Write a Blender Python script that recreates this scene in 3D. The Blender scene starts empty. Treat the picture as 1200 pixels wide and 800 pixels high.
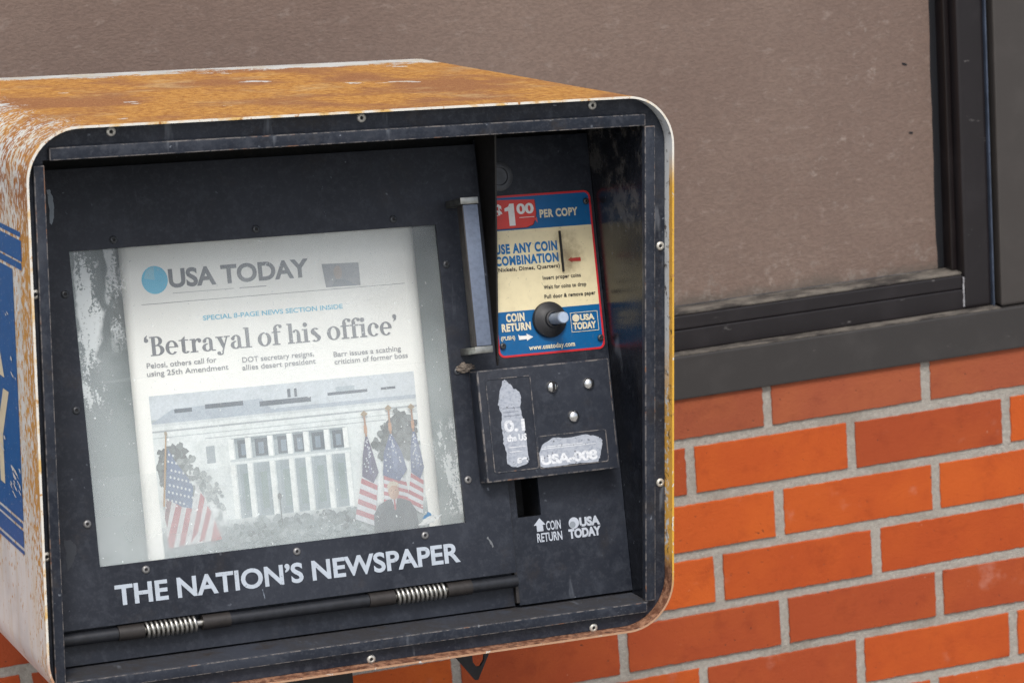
import bpy, bmesh, math, random
from math import radians as R, sin, cos, pi
from mathutils import Matrix, Vector
from mathutils.geometry import tessellate_polygon
random.seed(7)
SC = bpy.context.scene
COL = SC.collection
GZ = 0.95                                   # height of the top brick course above the pavement

# ------------------------------------------------------------------ camera
cam_d = bpy.data.cameras.new('camera'); cam = bpy.data.objects.new('camera', cam_d); COL.objects.link(cam)
cam_d.sensor_width = 36.0; cam_d.lens = 3181.3 / 1200 * 36; cam_d.clip_start = 0.05; cam_d.clip_end = 500
right = Vector((0.9527, -0.2953, -0.0724)); up = Vector((0.1378, 0.2071, 0.9686)); fwd = Vector((0.2710, 0.9327, -0.2380))
m = Matrix.Identity(4)
for i in range(3):
    m[i][0] = right[i]; m[i][1] = up[i]; m[i][2] = -fwd[i]
m.translation = Vector((-1.1357, -2.8519, 0.8104 + GZ))
cam.matrix_world = m
cam_d.dof.use_dof = True; cam_d.dof.focus_distance = 2.42; cam_d.dof.aperture_fstop = 15
SC.camera = cam

# ------------------------------------------------------------------ sky, sun, exposure (overcast day)
SUN_EL, SUN_AZ = 55, 192                     # degrees; azimuth measured clockwise from +Y
W_ = bpy.data.worlds.new('World'); SC.world = W_; W_.use_nodes = True
wn = W_.node_tree; wn.nodes.clear()
wo = wn.nodes.new('ShaderNodeOutputWorld'); wb = wn.nodes.new('ShaderNodeBackground')
sky = wn.nodes.new('ShaderNodeTexSky'); sky.sky_type = 'NISHITA'; sky.sun_disc = False
sky.sun_elevation = R(SUN_EL); sky.sun_rotation = R(SUN_AZ); sky.air_density = 1.0; sky.dust_density = 4.0; sky.ozone_density = 1.0
hs = wn.nodes.new('ShaderNodeHueSaturation'); hs.inputs['Saturation'].default_value = 0.7
wn.links.new(sky.outputs[0], hs.inputs['Color']); wn.links.new(hs.outputs[0], wb.inputs[0]); wn.links.new(wb.outputs[0], wo.inputs[0])
wb.inputs[1].default_value = 0.118
sd = bpy.data.lights.new('sun', 'SUN'); sun = bpy.data.objects.new('sun', sd); COL.objects.link(sun)
sd.energy = 1.5; sd.angle = R(16); sd.color = (1.0, 0.975, 0.94)
sdir = Vector((sin(R(SUN_AZ)) * cos(R(SUN_EL)), cos(R(SUN_AZ)) * cos(R(SUN_EL)), sin(R(SUN_EL))))
sun.rotation_euler = sdir.to_track_quat('Z', 'Y').to_euler(); sun.location = (-2, -4, 6)
vs = SC.view_settings
vs.view_transform = 'Standard'; vs.look = 'None'; vs.gamma = 1; vs.use_curve_mapping = False; vs.exposure = 0.57
SC.cycles.use_denoising = True; SC.cycles.denoiser = 'OPENIMAGEDENOISE'; SC.cycles.denoising_input_passes = 'RGB_ALBEDO_NORMAL'; SC.cycles.denoising_prefilter = 'NONE'; SC.cycles.use_adaptive_sampling = False; SC.cycles.max_bounces = 10; SC.cycles.transmission_bounces = 8; SC.cycles.transparent_max_bounces = 12

# ------------------------------------------------------------------ node helpers
class N:
    def __init__(s, name):
        s.m = bpy.data.materials.new(name); s.m.use_nodes = True; s.t = s.m.node_tree; s.t.nodes.clear()
        s.out = s.t.nodes.new('ShaderNodeOutputMaterial'); s._co = None
    def n(s, typ, **kw):
        k = s.t.nodes.new(typ)
        for a, b in kw.items(): setattr(k, a, b)
        return k
    def set(s, sock, v):
        if hasattr(v, 'node'): s.t.links.new(v, sock)
        elif isinstance(v, (tuple, list)) and len(v) == 3 and sock.type == 'RGBA': sock.default_value = (*v, 1)
        else: sock.default_value = v
    def co(s):
        if s._co is None: s._co = s.n('ShaderNodeTexCoord').outputs['Object']
        return s._co
    def xyz(s, v=None):
        k = s.n('ShaderNodeSeparateXYZ'); s.set(k.inputs[0], v or s.co()); return k.outputs
    def math(s, op, a, b=0.0, c=None, clamp=False):
        k = s.n('ShaderNodeMath', operation=op, use_clamp=clamp); s.set(k.inputs[0], a); s.set(k.inputs[1], b)
        if c is not None: s.set(k.inputs[2], c)
        return k.outputs[0]
    def noise(s, scale, detail=4, rough=0.55, stretch=(1, 1, 1), dist=0.0, loc=(0, 0, 0), co=None, out='Fac'):
        mp = s.n('ShaderNodeMapping'); s.set(mp.inputs['Vector'], co or s.co()); mp.inputs['Scale'].default_value = stretch; mp.inputs['Location'].default_value = loc
        k = s.n('ShaderNodeTexNoise'); s.t.links.new(mp.outputs[0], k.inputs['Vector'])
        k.inputs['Scale'].default_value = scale; k.inputs['Detail'].default_value = detail; k.inputs['Roughness'].default_value = rough; k.inputs['Distortion'].default_value = dist
        return k.outputs[out]
    def step(s, v, a, b, lo=0.0, hi=1.0):
        k = s.n('ShaderNodeMapRange', interpolation_type='SMOOTHSTEP'); s.set(k.inputs['Value'], v)
        s.set(k.inputs['From Min'], a); s.set(k.inputs['From Max'], b); s.set(k.inputs['To Min'], lo); s.set(k.inputs['To Max'], hi)
        return k.outputs[0]
    def mix(s, f, a, b, mode='MIX'):
        k = s.n('ShaderNodeMix', data_type='RGBA', blend_type=mode); s.set(k.inputs['Factor'], f); s.set(k.inputs['A'], a); s.set(k.inputs['B'], b)
        return k.outputs['Result']
    def bump(s, h, strength=0.3, dist=0.001):
        k = s.n('ShaderNodeBump'); s.set(k.inputs['Height'], h); k.inputs['Strength'].default_value = strength; k.inputs['Distance'].default_value = dist
        return k.outputs[0]
    def bsdf(s, col, rough=0.5, metal=0.0, normal=None, spec=0.5, coat=0.0):
        k = s.n('ShaderNodeBsdfPrincipled'); s.set(k.inputs['Base Color'], col); s.set(k.inputs['Roughness'], rough); s.set(k.inputs['Metallic'], metal)
        s.set(k.inputs['Specular IOR Level'], spec); s.set(k.inputs['Coat Weight'], coat)
        if normal: s.set(k.inputs['Normal'], normal)
        return k.outputs[0]
    def done(s, sh):
        s.t.links.new(sh, s.out.inputs['Surface']); return s.m

def L(r, g, b):                                # 8-bit display colour -> linear
    f = lambda c: (c / 255 / 12.92) if c <= 10 else ((c / 255 + 0.055) / 1.055) ** 2.4
    return (f(r), f(g), f(b))

MAT = {}
def mat_black(name, base=(0.0065, 0.0092, 0.0165), rough=0.46, dust=0.38, scr=0.6, brown=0.0, blotch=False):
    n = N(name)
    big = n.noise(9, 5, 0.6); fine = n.noise(420, 3, 0.6)
    c = n.mix(n.step(big, 0.40, 0.68, 0, dust), base, (0.034, 0.040, 0.055))
    c = n.mix(n.step(n.noise(70, 6, 0.75, loc=(6, 2, 2)), 0.47, 0.66, 0, dust), c, (0.040, 0.046, 0.060))
    c = n.mix(n.step(n.noise(240, 3, 0.7, loc=(1, 6, 2)), 0.50, 0.66, 0, dust * 0.6), c, (0.048, 0.052, 0.064))
    c = n.mix(n.step(n.noise(26, 6, 0.7, loc=(3, 1, 2)), 0.54, 0.72, 0, 0.3 + brown), c, (0.030, 0.023, 0.018))
    speck = n.math('MULTIPLY', n.step(n.noise(170, 2, 0.5, loc=(5, 5, 5)), 0.70, 0.76), n.step(n.noise(14, 3, 0.5, loc=(1, 7, 5)), 0.45, 0.65))
    c = n.mix(n.math('MULTIPLY', speck, scr), c, (0.17, 0.19, 0.22))
    st = n.noise(60, 3, 0.6, stretch=(1.0, 0.3, 0.16), loc=(2, 9, 4))
    c = n.mix(n.step(st, 0.66, 0.75, 0, scr * 0.6), c, (0.14, 0.155, 0.18))
    if blotch:
        x, y, z = n.xyz(); bl = n.math('MULTIPLY', n.step(z, 0.33, 0.385), n.step(n.noise(26, 6, 0.7, loc=(1, 5, 1)), 0.47, 0.62, 0, 0.5))
        c = n.mix(bl, c, (0.12, 0.112, 0.105))
    r = n.math('ADD', n.math('MULTIPLY', big, 0.25), rough - 0.1)
    return n.done(n.bsdf(c, r, 0, n.bump(n.math('ADD', fine, n.math('MULTIPLY', n.noise(60, 2), 0.8)), 0.16, 0.0006), 0.38))
MAT['black'] = mat_black('black_enamel')
MAT['trim'] = mat_black('worn_black_trim', (0.0095, 0.0135, 0.0230), 0.40, 0.7, 1.0, 0.25)
MAT['ledge'] = mat_black('dusty_black_ledge', (0.035, 0.034, 0.036), 0.6, 0.9, 1.0, 0.6)
def mat_edge():
    n = N('worn_edge')
    c = n.mix(n.step(n.noise(130, 4, 0.7, loc=(2, 2, 7)), 0.42, 0.58), (0.020, 0.024, 0.034), (0.13, 0.12, 0.115))
    c = n.mix(n.step(n.noise(45, 4, 0.7, loc=(8, 2, 7)), 0.60, 0.70), c, (0.17, 0.085, 0.05))
    return n.done(n.bsdf(c, 0.5))
MAT['edge'] = mat_edge()
MAT['dark'] = mat_black('dark_cavity_paint', (0.0045, 0.005, 0.006), 0.5, 0.2, 0.3, 0.1)
MAT['wallin'] = mat_black('glossy_black_liner', (0.0045, 0.0052, 0.0075), 0.20, 0.2, 0.8, 0.1, True)

def mat_rust_housing():
    n = N('rusted_white_paint'); x, y, z = n.xyz()
    geo = n.n('ShaderNodeNewGeometry')
    tc = n.n('ShaderNodeTexCoord'); nx, ny, nz = n.xyz(tc.outputs['Normal'])
    top = n.step(nz, 0.55, 0.93)
    # side coverage grows towards the top and the front edge
    cov_side = n.math('ADD', n.step(z, 0.02, 0.20, 0.385, 0.475), n.step(z, 0.30, 0.455, 0, 0.03))
    cov_side = n.math('ADD', cov_side, n.step(y, 0.0, 0.05, 0.075, 0.0))
    back = n.step(n.math('ADD', y, n.math('MULTIPLY', n.noise(9, 6, 0.7, stretch=(1, 2.0, 1), loc=(2, 2, 2)), 0.30)), 0.56, 0.63, 0, 0.50)
    cov_top = n.math('SUBTRACT', 0.80, back)
    spots = n.step(n.noise(22, 2, 0.5, stretch=(0.7, 1.0, 1), loc=(4.3, 1.2, 0)), 0.69, 0.73, 0, 0.34)
    cov_top = n.math('SUBTRACT', cov_top, spots)
    cov_top = n.math('SUBTRACT', cov_top, n.step(n.math('ADD', x, n.math('MULTIPLY', n.noise(20, 3), 0.06)), 0.130, 0.050, 0, 0.275))
    mk = n.n('ShaderNodeMix', data_type='FLOAT'); n.set(mk.inputs['Factor'], top); n.set(mk.inputs['A'], cov_side); n.set(mk.inputs['B'], cov_top)
    cov = mk.outputs['Result']
    nz1 = n.noise(270, 5, 0.6, stretch=(1.0, 1.0, 0.42)); nz2 = n.noise(60, 5, 0.7, stretch=(1, 1, 0.5), loc=(1, 4, 2))
    v = n.math('ADD', n.math('MULTIPLY', nz1, 0.70), n.math('MULTIPLY', nz2, 0.30))
    thr = n.math('SUBTRACT', 1.0, cov)
    rust = n.step(n.math('SUBTRACT', v, thr), -0.012, 0.03)
    # colours
    paint = n.mix(n.step(n.noise(18, 5, 0.6), 0.4, 0.7), (0.62, 0.645, 0.63), (0.48, 0.505, 0.50))
    paint = n.mix(n.step(n.noise(40, 5, 0.65, stretch=(1, 1, 0.12), loc=(8, 0, 1)), 0.46, 0.66, 0, 0.5), paint, (0.50, 0.40, 0.22))
    r1 = n.mix(n.step(n.noise(120, 6, 0.75), 0.36, 0.64), (0.32, 0.125, 0.016), (0.55, 0.285, 0.065))
    r2 = n.mix(n.step(n.noise(8, 6, 0.65), 0.44, 0.60, 0, 0.85), r1, (0.25, 0.100, 0.040))
    r2 = n.mix(n.step(n.noise(13, 5, 0.65, loc=(6, 1, 3)), 0.54, 0.70, 0, 0.55), r2, (0.52, 0.36, 0.17))
    r3 = n.mix(n.step(n.noise(170, 4, 0.7, loc=(3, 3, 1)), 0.50, 0.66, 0, 0.6), r2, (0.20, 0.065, 0.010))
    r3 = n.mix(n.step(n.noise(420, 3, 0.7, loc=(1, 2, 1)), 0.55, 0.68, 0, 0.55), r3, (0.58, 0.36, 0.13))
    r3 = n.mix(n.step(z, 0.43, 0.37, 0, 0.75), r3, n.mix(n.noise(130, 4), (0.36, 0.155, 0.022), (0.58, 0.33, 0.08)))
    c = n.mix(rust, paint, r3)
    # bare bright rim of the sheet
    rim = n.math('MULTIPLY', n.step(y, 0.0020, 0.0008), n.step(n.noise(120, 3, 0.6, loc=(7, 1, 1)), 0.66, 0.58))
    gold = n.math('MULTIPLY', n.step(x, 0.574, 0.577), n.step(z, 0.435, 0.40))
    copper = n.step(z, 0.06, 0.03)
    c = n.mix(rim, c, n.mix(copper, n.mix(n.math('MAXIMUM', gold, n.step(n.noise(40, 4), 0.48, 0.62, 0, 0.8)), (0.66, 0.64, 0.58), (0.60, 0.34, 0.035)), n.mix(n.noise(150, 4, 0.7), (0.36, 0.15, 0.07), (0.46, 0.33, 0.22))))
    h = n.math('ADD', n.math('MULTIPLY', rust, n.noise(600, 3, 0.7)), n.math('MULTIPLY', rust, -0.4))
    return n.done(n.bsdf(c, n.math('ADD', 0.42, n.math('MULTIPLY', rust, 0.42)), 0, n.bump(h, 0.5, 0.0008)))
MAT['housing'] = mat_rust_housing()

def mat_lip():
    n = N('rusted_sheet_inside'); x, y, z = n.xyz()
    v = n.noise(140, 5, 0.65); w = n.noise(28, 4, 0.6)
    white = (0.58, 0.60, 0.60); yel = n.mix(v, (0.60, 0.29, 0.03), (0.68, 0.40, 0.09)); cop = n.mix(n.step(n.noise(160, 5, 0.75), 0.40, 0.62), (0.11, 0.042, 0.022), (0.33, 0.17, 0.10))
    low = n.step(n.math('ADD', z, n.math('MULTIPLY', w, 0.06)), 0.31, 0.22)
    c = n.mix(n.math('MULTIPLY', low, n.step(v, 0.38, 0.52)), white, yel)
    c = n.mix(n.math('MULTIPLY', n.step(n.math('ADD', y, n.math('MULTIPLY', v, 0.003)), 0.0085, 0.0065), n.step(z, 0.44, 0.40)), c, yel)
    bot = n.step(n.math('ADD', z, n.math('MULTIPLY', v, 0.02)), 0.085, 0.06)
    c = n.mix(bot, c, cop)
    c = n.mix(n.step(n.noise(120, 4, 0.7, loc=(1, 1, 1)), 0.56, 0.66, 0, 0.85), c, (0.05, 0.03, 0.022))
    return n.done(n.bsdf(c, 0.6, 0, n.bump(v, 0.4, 0.0006)))
MAT['lip'] = mat_lip()

def mat_simple(name, col, rough=0.5, metal=0.0, var=0.25, scale=120, bump=0.1, spec=0.5):
    n = N(name)
    v = n.noise(scale, 4, 0.6)
    c = n.mix(n.step(v, 0.35, 0.7, 0, var), col, tuple(k * 0.45 for k in col))
    return n.done(n.bsdf(c, n.math('ADD', rough - 0.06, n.math('MULTIPLY', v, 0.12)), metal, n.bump(v, bump, 0.0005), spec))
MAT['chrome'] = mat_simple('bright_chrome', (0.78, 0.78, 0.76), 0.22, 1.0, 0.35, 90)
MAT['worn'] = mat_simple('worn_nickel', (0.36, 0.36, 0.33), 0.4, 1.0, 0.6, 160)
MAT['steel'] = mat_simple('dull_steel', (0.55, 0.54, 0.50), 0.38, 1.0, 0.5, 300)
MAT['rivet'] = mat_simple('aged_aluminium', (0.66, 0.64, 0.58), 0.42, 0.6, 0.5, 600)
MAT['rivetmid'] = mat_simple('grey_rivet', (0.26, 0.26, 0.26), 0.42, 0.5, 0.5, 600)
MAT['rivetblk'] = mat_simple('painted_rivet', (0.05, 0.055, 0.062), 0.35, 0.2, 0.3, 600)
MAT['hole'] = mat_simple('dark_hole', (0.006, 0.006, 0.007), 0.7)
MAT['bluegrip'] = mat_simple('blue_grey_grip', (0.125, 0.155, 0.215), 0.55, 0.1, 0.35, 260, 0.3)
MAT['gripside'] = mat_simple('brown_black_grip_side', (0.028, 0.024, 0.022), 0.5, 0, 0.4, 200)
MAT['rubber'] = mat_simple('black_rubber', (0.02, 0.021, 0.024), 0.55, 0, 0.4, 150)
MAT['button'] = mat_simple('pale_blue_plunger', (0.42, 0.50, 0.62), 0.3, 0.3, 0.25, 200)
MAT['rod'] = mat_simple('grimy_black_rod', (0.018, 0.020, 0.025), 0.42, 0.2, 0.6, 160, 0.3)
MAT['collar'] = mat_simple('rusty_black_collar', (0.026, 0.0225, 0.021), 0.5, 0.1, 0.6, 140, 0.3)
MAT['fin'] = mat_simple('brown_black_fin', (0.019, 0.017, 0.016), 0.5, 0, 0.4, 160)
MAT['inside'] = mat_simple('grey_inner_sheet', (0.20, 0.25, 0.255), 0.6, 0, 0.25, 12)
MAT['post'] = mat_black('black_post_paint', (0.012, 0.012, 0.013), 0.5, 0.2, 0.3)

def mat_ink(name, rough=0.55, dirt=0.0, dirtcol=(0.16, 0.10, 0.04), wear=0.0, wearcol=(0.03, 0.03, 0.035), coat=0.0, halft=0.0):
    n = N(name)
    a = n.n('ShaderNodeVertexColor', layer_name='ink').outputs[0]
    c = n.mix(n.step(n.noise(70, 5, 0.6), 0.40, 0.75, 0, 0.22), a, n.mix(1.0, a, (0.55, 0.52, 0.48), 'MULTIPLY'))
    if halft:
        c = n.mix(n.step(n.noise(420, 4, 0.75, loc=(1, 1, 1)), 0.36, 0.64, 0, halft), c, n.mix(1.0, c, (0.60, 0.62, 0.64), 'MULTIPLY'))
        c = n.mix(n.step(n.noise(90, 4, 0.7, loc=(6, 1, 1)), 0.45, 0.65, 0, halft), c, n.mix(1.0, c, (0.70, 0.72, 0.74), 'MULTIPLY'))
    if dirt:
        x, y, z = n.xyz()
        dx = n.math('SUBTRACT', x, 0.526); dz = n.math('SUBTRACT', z, 0.332)
        d = n.math('SQRT', n.math('ADD', n.math('MULTIPLY', dx, dx), n.math('MULTIPLY', n.math('MULTIPLY', dz, dz), 0.45)))
        d = n.math('ADD', d, n.math('MULTIPLY', n.noise(75, 5, 0.7), 0.030))
        k = n.step(d, 0.034, 0.013, 0, dirt)
        c = n.mix(k, c, dirtcol)
        k2 = n.math('MULTIPLY', n.step(n.noise(38, 5, 0.65, stretch=(1, 1, 0.35), loc=(0, 3, 0)), 0.60, 0.78, 0, dirt * 0.35), 1)
        c = n.mix(k2, c, dirtcol)
    if wear:
        c = n.mix(n.step(n.noise(330, 4, 0.7, loc=(4, 4, 4)), 0.63, 0.69, 0, wear), c, wearcol)
    return n.done(n.bsdf(c, rough, 0, None, 0.4, coat))
MAT['label'] = mat_ink('enamel_instruction_print', 0.38, 0.72, (0.10, 0.062, 0.028), wear=0.5, wearcol=(0.14, 0.13, 0.11))
MAT['white_ink'] = mat_ink('worn_white_lettering', 0.5, wear=0.75)
MAT['side_ink'] = mat_ink('worn_blue_vinyl', 0.42, wear=0.85, wearcol=(0.55, 0.55, 0.52))
MAT['print'] = mat_ink('newsprint_ink', 0.9)
MAT['photo'] = mat_ink('newsprint_photo_ink', 0.9, halft=0.35)

def mat_sticker():
    n = N('weathered_silver_sticker')
    v = n.noise(240, 5, 0.7, stretch=(1, 1, 1.6))
    a = n.n('ShaderNodeVertexColor', layer_name='ink').outputs[0]
    c = n.mix(n.step(v, 0.42, 0.66), a, n.mix(1.0, a, (0.72, 0.74, 0.77), 'MULTIPLY'))
    c = n.mix(n.step(n.noise(300, 4, 0.7, loc=(2, 2, 2)), 0.61, 0.66, 0, 0.85), c, (0.06, 0.065, 0.07))
    return n.done(n.bsdf(c, 0.55, 0, n.bump(v, 0.6, 0.0006)))
MAT['sticker'] = mat_sticker()

def mat_paper():
    n = N('newsprint')
    c = n.mix(n.noise(14, 4), (0.88, 0.865, 0.82), (0.83, 0.815, 0.77))
    return n.done(n.bsdf(c, 0.95, 0, n.bump(n.noise(16, 2), 0.15, 0.004), 0.1))
MAT['paper'] = mat_paper()

def mat_pane():
    n = N('hazed_acrylic'); x, y, z = n.xyz()
    gl = n.n('ShaderNodeBsdfTransparent'); gl.inputs[0].default_value = (0.99, 1.0, 1.0, 1)
    df = n.n('ShaderNodeBsdfDiffuse'); tl = n.n('ShaderNodeBsdfTranslucent')
    cl = n.mix(n.noise(5, 3), (0.76, 0.84, 0.87), (0.84, 0.87, 0.85))
    n.set(df.inputs[0], cl); n.set(tl.inputs[0], cl)
    hz = n.n('ShaderNodeMixShader'); hz.inputs[0].default_value = 0.0; n.t.links.new(df.outputs[0], hz.inputs[1]); n.t.links.new(tl.outputs[0], hz.inputs[2])
    # streaky residue of old stickers along the left edge and the lower right corner
    res = n.math('ADD', n.math('MULTIPLY', n.noise(48, 4, 0.65, stretch=(1.5, 1, 0.35)), 0.65), n.math('MULTIPLY', n.noise(520, 3, 0.7), 0.35))
    wob = n.math('MULTIPLY', n.math('SUBTRACT', n.noise(24, 3), 0.5), 0.035)
    xl = n.math('ADD', x, wob)
    band = n.math('MULTIPLY', n.step(xl, 0.059, 0.064), n.step(xl, 0.086, 0.078))
    band2 = n.math('MULTIPLY', n.math('MULTIPLY', n.step(xl, 0.086, 0.092), n.step(xl, 0.108, 0.100)), n.step(z, 0.25, 0.31, 0, 0.7))
    lowcut = n.step(z, 0.19, 0.25)
    rb = n.math('MULTIPLY', n.math('MULTIPLY', n.step(xl, 0.372, 0.378), n.step(z, 0.21, 0.19)), n.step(z, 0.105, 0.12))
    mask = n.math('ADD', n.math('MULTIPLY', n.math('ADD', band, band2), lowcut), n.math('MULTIPLY', rb, 0.7), clamp=True)
    mask = n.math('MULTIPLY', mask, n.step(res, 0.47, 0.53, 0, 0.62))
    scr = n.step(n.noise(40, 2, 0.5, stretch=(0.2, 1, 4.0), loc=(3, 0, 6)), 0.73, 0.75, 0, 0.05)
    dust = n.step(n.noise(300, 2, 0.5, loc=(9, 9, 9)), 0.71, 0.74, 0, 0.4)
    base = n.step(n.noise(8, 4, 0.6, loc=(0, 2, 8)), 0.34, 0.66, 0.13, 0.27)
    base = n.math('ADD', base, n.step(z, 0.17, 0.10, 0, 0.07))
    geo = n.n('ShaderNodeNewGeometry'); front = n.math('SUBTRACT', 1.0, geo.outputs['Backfacing'])
    f = n.math('MAXIMUM', n.math('ADD', base, n.math('ADD', scr, dust)), mask, clamp=True)
    s1 = n.n('ShaderNodeMixShader'); n.set(s1.inputs[0], n.math('MULTIPLY', f, front)); n.t.links.new(gl.outputs[0], s1.inputs[1]); n.t.links.new(hz.outputs[0], s1.inputs[2])
    gs = n.n('ShaderNodeBsdfGlossy'); gs.inputs['Roughness'].default_value = 0.12
    fr = n.n('ShaderNodeFresnel'); fr.inputs[0].default_value = 1.32
    s2 = n.n('ShaderNodeMixShader'); n.set(s2.inputs[0], n.math('MULTIPLY', fr.outputs[0], front)); n.t.links.new(s1.outputs[0], s2.inputs[1]); n.t.links.new(gs.outputs[0], s2.inputs[2])
    return n.done(s2.outputs[0])
MAT['pane'] = mat_pane()

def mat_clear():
    n = N('faint_grey_clear')
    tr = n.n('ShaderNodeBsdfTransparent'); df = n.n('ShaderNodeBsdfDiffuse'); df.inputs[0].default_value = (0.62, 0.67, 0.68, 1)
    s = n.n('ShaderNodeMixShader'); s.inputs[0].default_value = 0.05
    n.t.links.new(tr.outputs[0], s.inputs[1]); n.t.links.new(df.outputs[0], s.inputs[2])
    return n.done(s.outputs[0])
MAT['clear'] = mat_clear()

def mat_brick():
    n = N('orange_brick')
    a = n.n('ShaderNodeVertexColor', layer_name='ink').outputs[0]
    c = n.mix(n.step(n.noise(11, 5, 0.6), 0.42, 0.64, 0, 0.5), a, n.mix(1.0, a, (1.16, 1.32, 1.1), 'MULTIPLY'))
    c = n.mix(n.step(n.noise(30, 5, 0.65, loc=(5, 1, 2)), 0.50, 0.70, 0, 0.4), c, n.mix(1.0, a, (0.66, 0.56, 0.62), 'MULTIPLY'))
    c = n.mix(n.step(n.noise(190, 2, 0.5, loc=(1, 8, 3)), 0.715, 0.745, 0, 0.85), c, (0.08, 0.03, 0.018))
    c = n.mix(n.step(n.noise(120, 3, 0.6, loc=(7, 2, 9)), 0.71, 0.76, 0, 0.45), c, (0.58, 0.36, 0.26))
    c = n.mix(n.step(n.noise(16, 4, 0.6, loc=(2, 6, 4)), 0.62, 0.74, 0, 0.22), c, (0.55, 0.33, 0.27))
    return n.done(n.bsdf(c, 0.72, 0, n.bump(n.math('SUBTRACT', n.math('ADD', n.noise(300, 4, 0.7), n.noise(45, 3)), n.step(n.noise(190, 2, 0.5, loc=(1, 8, 3)), 0.68, 0.745)), 0.45, 0.0016), 0.3))
MAT['brick'] = mat_brick()
def mat_mortar():
    n = N('grey_mortar')
    c = n.mix(n.step(n.noise(260, 5, 0.8), 0.30, 0.62), (0.51, 0.485, 0.435), (0.37, 0.345, 0.305))
    c = n.mix(n.step(n.noise(14, 4), 0.5, 0.7, 0, 0.4), c, (0.22, 0.19, 0.15))
    return n.done(n.bsdf(c, 0.9, 0, n.bump(n.noise(260, 6, 0.8), 1.0, 0.003), 0.2))
MAT['mortar'] = mat_mortar()

def mat_board():
    n = N('tan_textured_board'); x, y, z = n.xyz()
    g = n.noise(350, 4, 0.6, stretch=(0.65, 1, 1.15), dist=0.2)
    c = n.mix(n.step(n.noise(3.5, 5, 0.6), 0.35, 0.7), (0.172, 0.121, 0.099), (0.200, 0.145, 0.118))
    c = n.mix(n.step(n.noise(38, 6, 0.75, stretch=(1, 1, 1.6), loc=(1, 0, 5)), 0.54, 0.70, 0, 0.55), c, (0.27, 0.215, 0.185))
    c = n.mix(n.math('MULTIPLY', n.step(n.noise(5, 3, 0.6, loc=(3, 1, 1)), 0.50, 0.62), n.step(n.noise(85, 5, 0.75, loc=(4, 0, 2)), 0.56, 0.68, 0, 0.6)), c, (0.32, 0.265, 0.23))
    c = n.mix(n.step(g, 0.38, 0.60, 0.30, 0), c, (0.095, 0.069, 0.058))
    # grime and runs along the bottom edge
    zz = n.math('ADD', z, n.math('MULTIPLY', n.noise(30, 5, 0.7), 0.03))
    c = n.mix(n.step(zz, 0.114 + GZ, 0.097 + GZ, 0, 0.6), c, (0.095, 0.088, 0.076))
    c = n.mix(n.math('MULTIPLY', n.step(zz, 0.150 + GZ, 0.118 + GZ), n.step(n.noise(70, 5, 0.7, loc=(0, 0, 3)), 0.52, 0.66, 0, 0.3)), c, (0.30, 0.27, 0.24))
    return n.done(n.bsdf(c, 0.62, 0, n.bump(g, 0.45, 0.0018), 0.3))
MAT['board'] = mat_board()
def mat_metal_brown(name, col, rough=0.42, edge=0.4):
    n = N(name)
    c = n.mix(n.step(n.noise(22, 5, 0.65), 0.45, 0.75, 0, edge), col, tuple(min(1, k * 1.9 + 0.01) for k in col))
    c = n.mix(n.step(n.noise(110, 4, 0.7, stretch=(0.35, 1, 1), loc=(3, 3, 3)), 0.66, 0.75, 0, edge), c, (0.30, 0.29, 0.28))
    return n.done(n.bsdf(c, rough, 0, n.bump(n.noise(300, 3), 0.08, 0.0006), 0.5))
MAT['bronze'] = mat_metal_brown('dark_bronze_frame', (0.0095, 0.0075, 0.0090), 0.42, 0.4)
MAT['bronze2'] = mat_metal_brown('bronze_stop', (0.007, 0.0045, 0.005), 0.35, 0.3)
MAT['sill'] = mat_metal_brown('dark_grey_sill', (0.030, 0.0275, 0.0265), 0.5, 0.25)
MAT['sealant'] = mat_simple('black_sealant', (0.008, 0.009, 0.012), 0.45, 0, 0.4, 70, 0.3)
MAT['taupe'] = mat_metal_brown('taupe_metal_panel', (0.042, 0.037, 0.034), 0.5, 0.2)
def mat_dusty_ledge():
    n = N('dusty_frame_ledge')
    c = n.mix(n.step(n.noise(45, 6, 0.75, stretch=(0.4, 1, 1)), 0.40, 0.62), (0.035, 0.031, 0.029), (0.150, 0.135, 0.115))
    return n.done(n.bsdf(c, 0.8, 0, n.bump(n.noise(200, 4), 0.4, 0.001), 0.3))
MAT['ledgew'] = mat_dusty_ledge()
def mat_concrete():
    n = N('pavement_concrete')
    c = n.mix(n.noise(2.2, 6, 0.6), (0.34, 0.33, 0.31), (0.24, 0.235, 0.225))
    c = n.mix(n.step(n.noise(150, 4, 0.7), 0.55, 0.7, 0, 0.5), c, (0.16, 0.155, 0.15))
    return n.done(n.bsdf(c, 0.9, 0, n.bump(n.noise(220, 4), 0.5, 0.003), 0.2))
MAT['concrete'] = mat_concrete()
MAT['asphalt'] = mat_simple('asphalt', (0.055, 0.055, 0.056), 0.9, 0, 0.5, 160, 0.6)

# ------------------------------------------------------------------ mesh helpers
P0Y, VY, VZ = 0.0335, 0.2157, 0.9765        # sloped door plane of the box: s runs up it, n comes out of it
def PS(x, s, n=0.0): return Vector((x, P0Y + s * VY - n * VZ, s * VZ + n * VY))
ID = lambda x, y, z: Vector((x, y, z))

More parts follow.
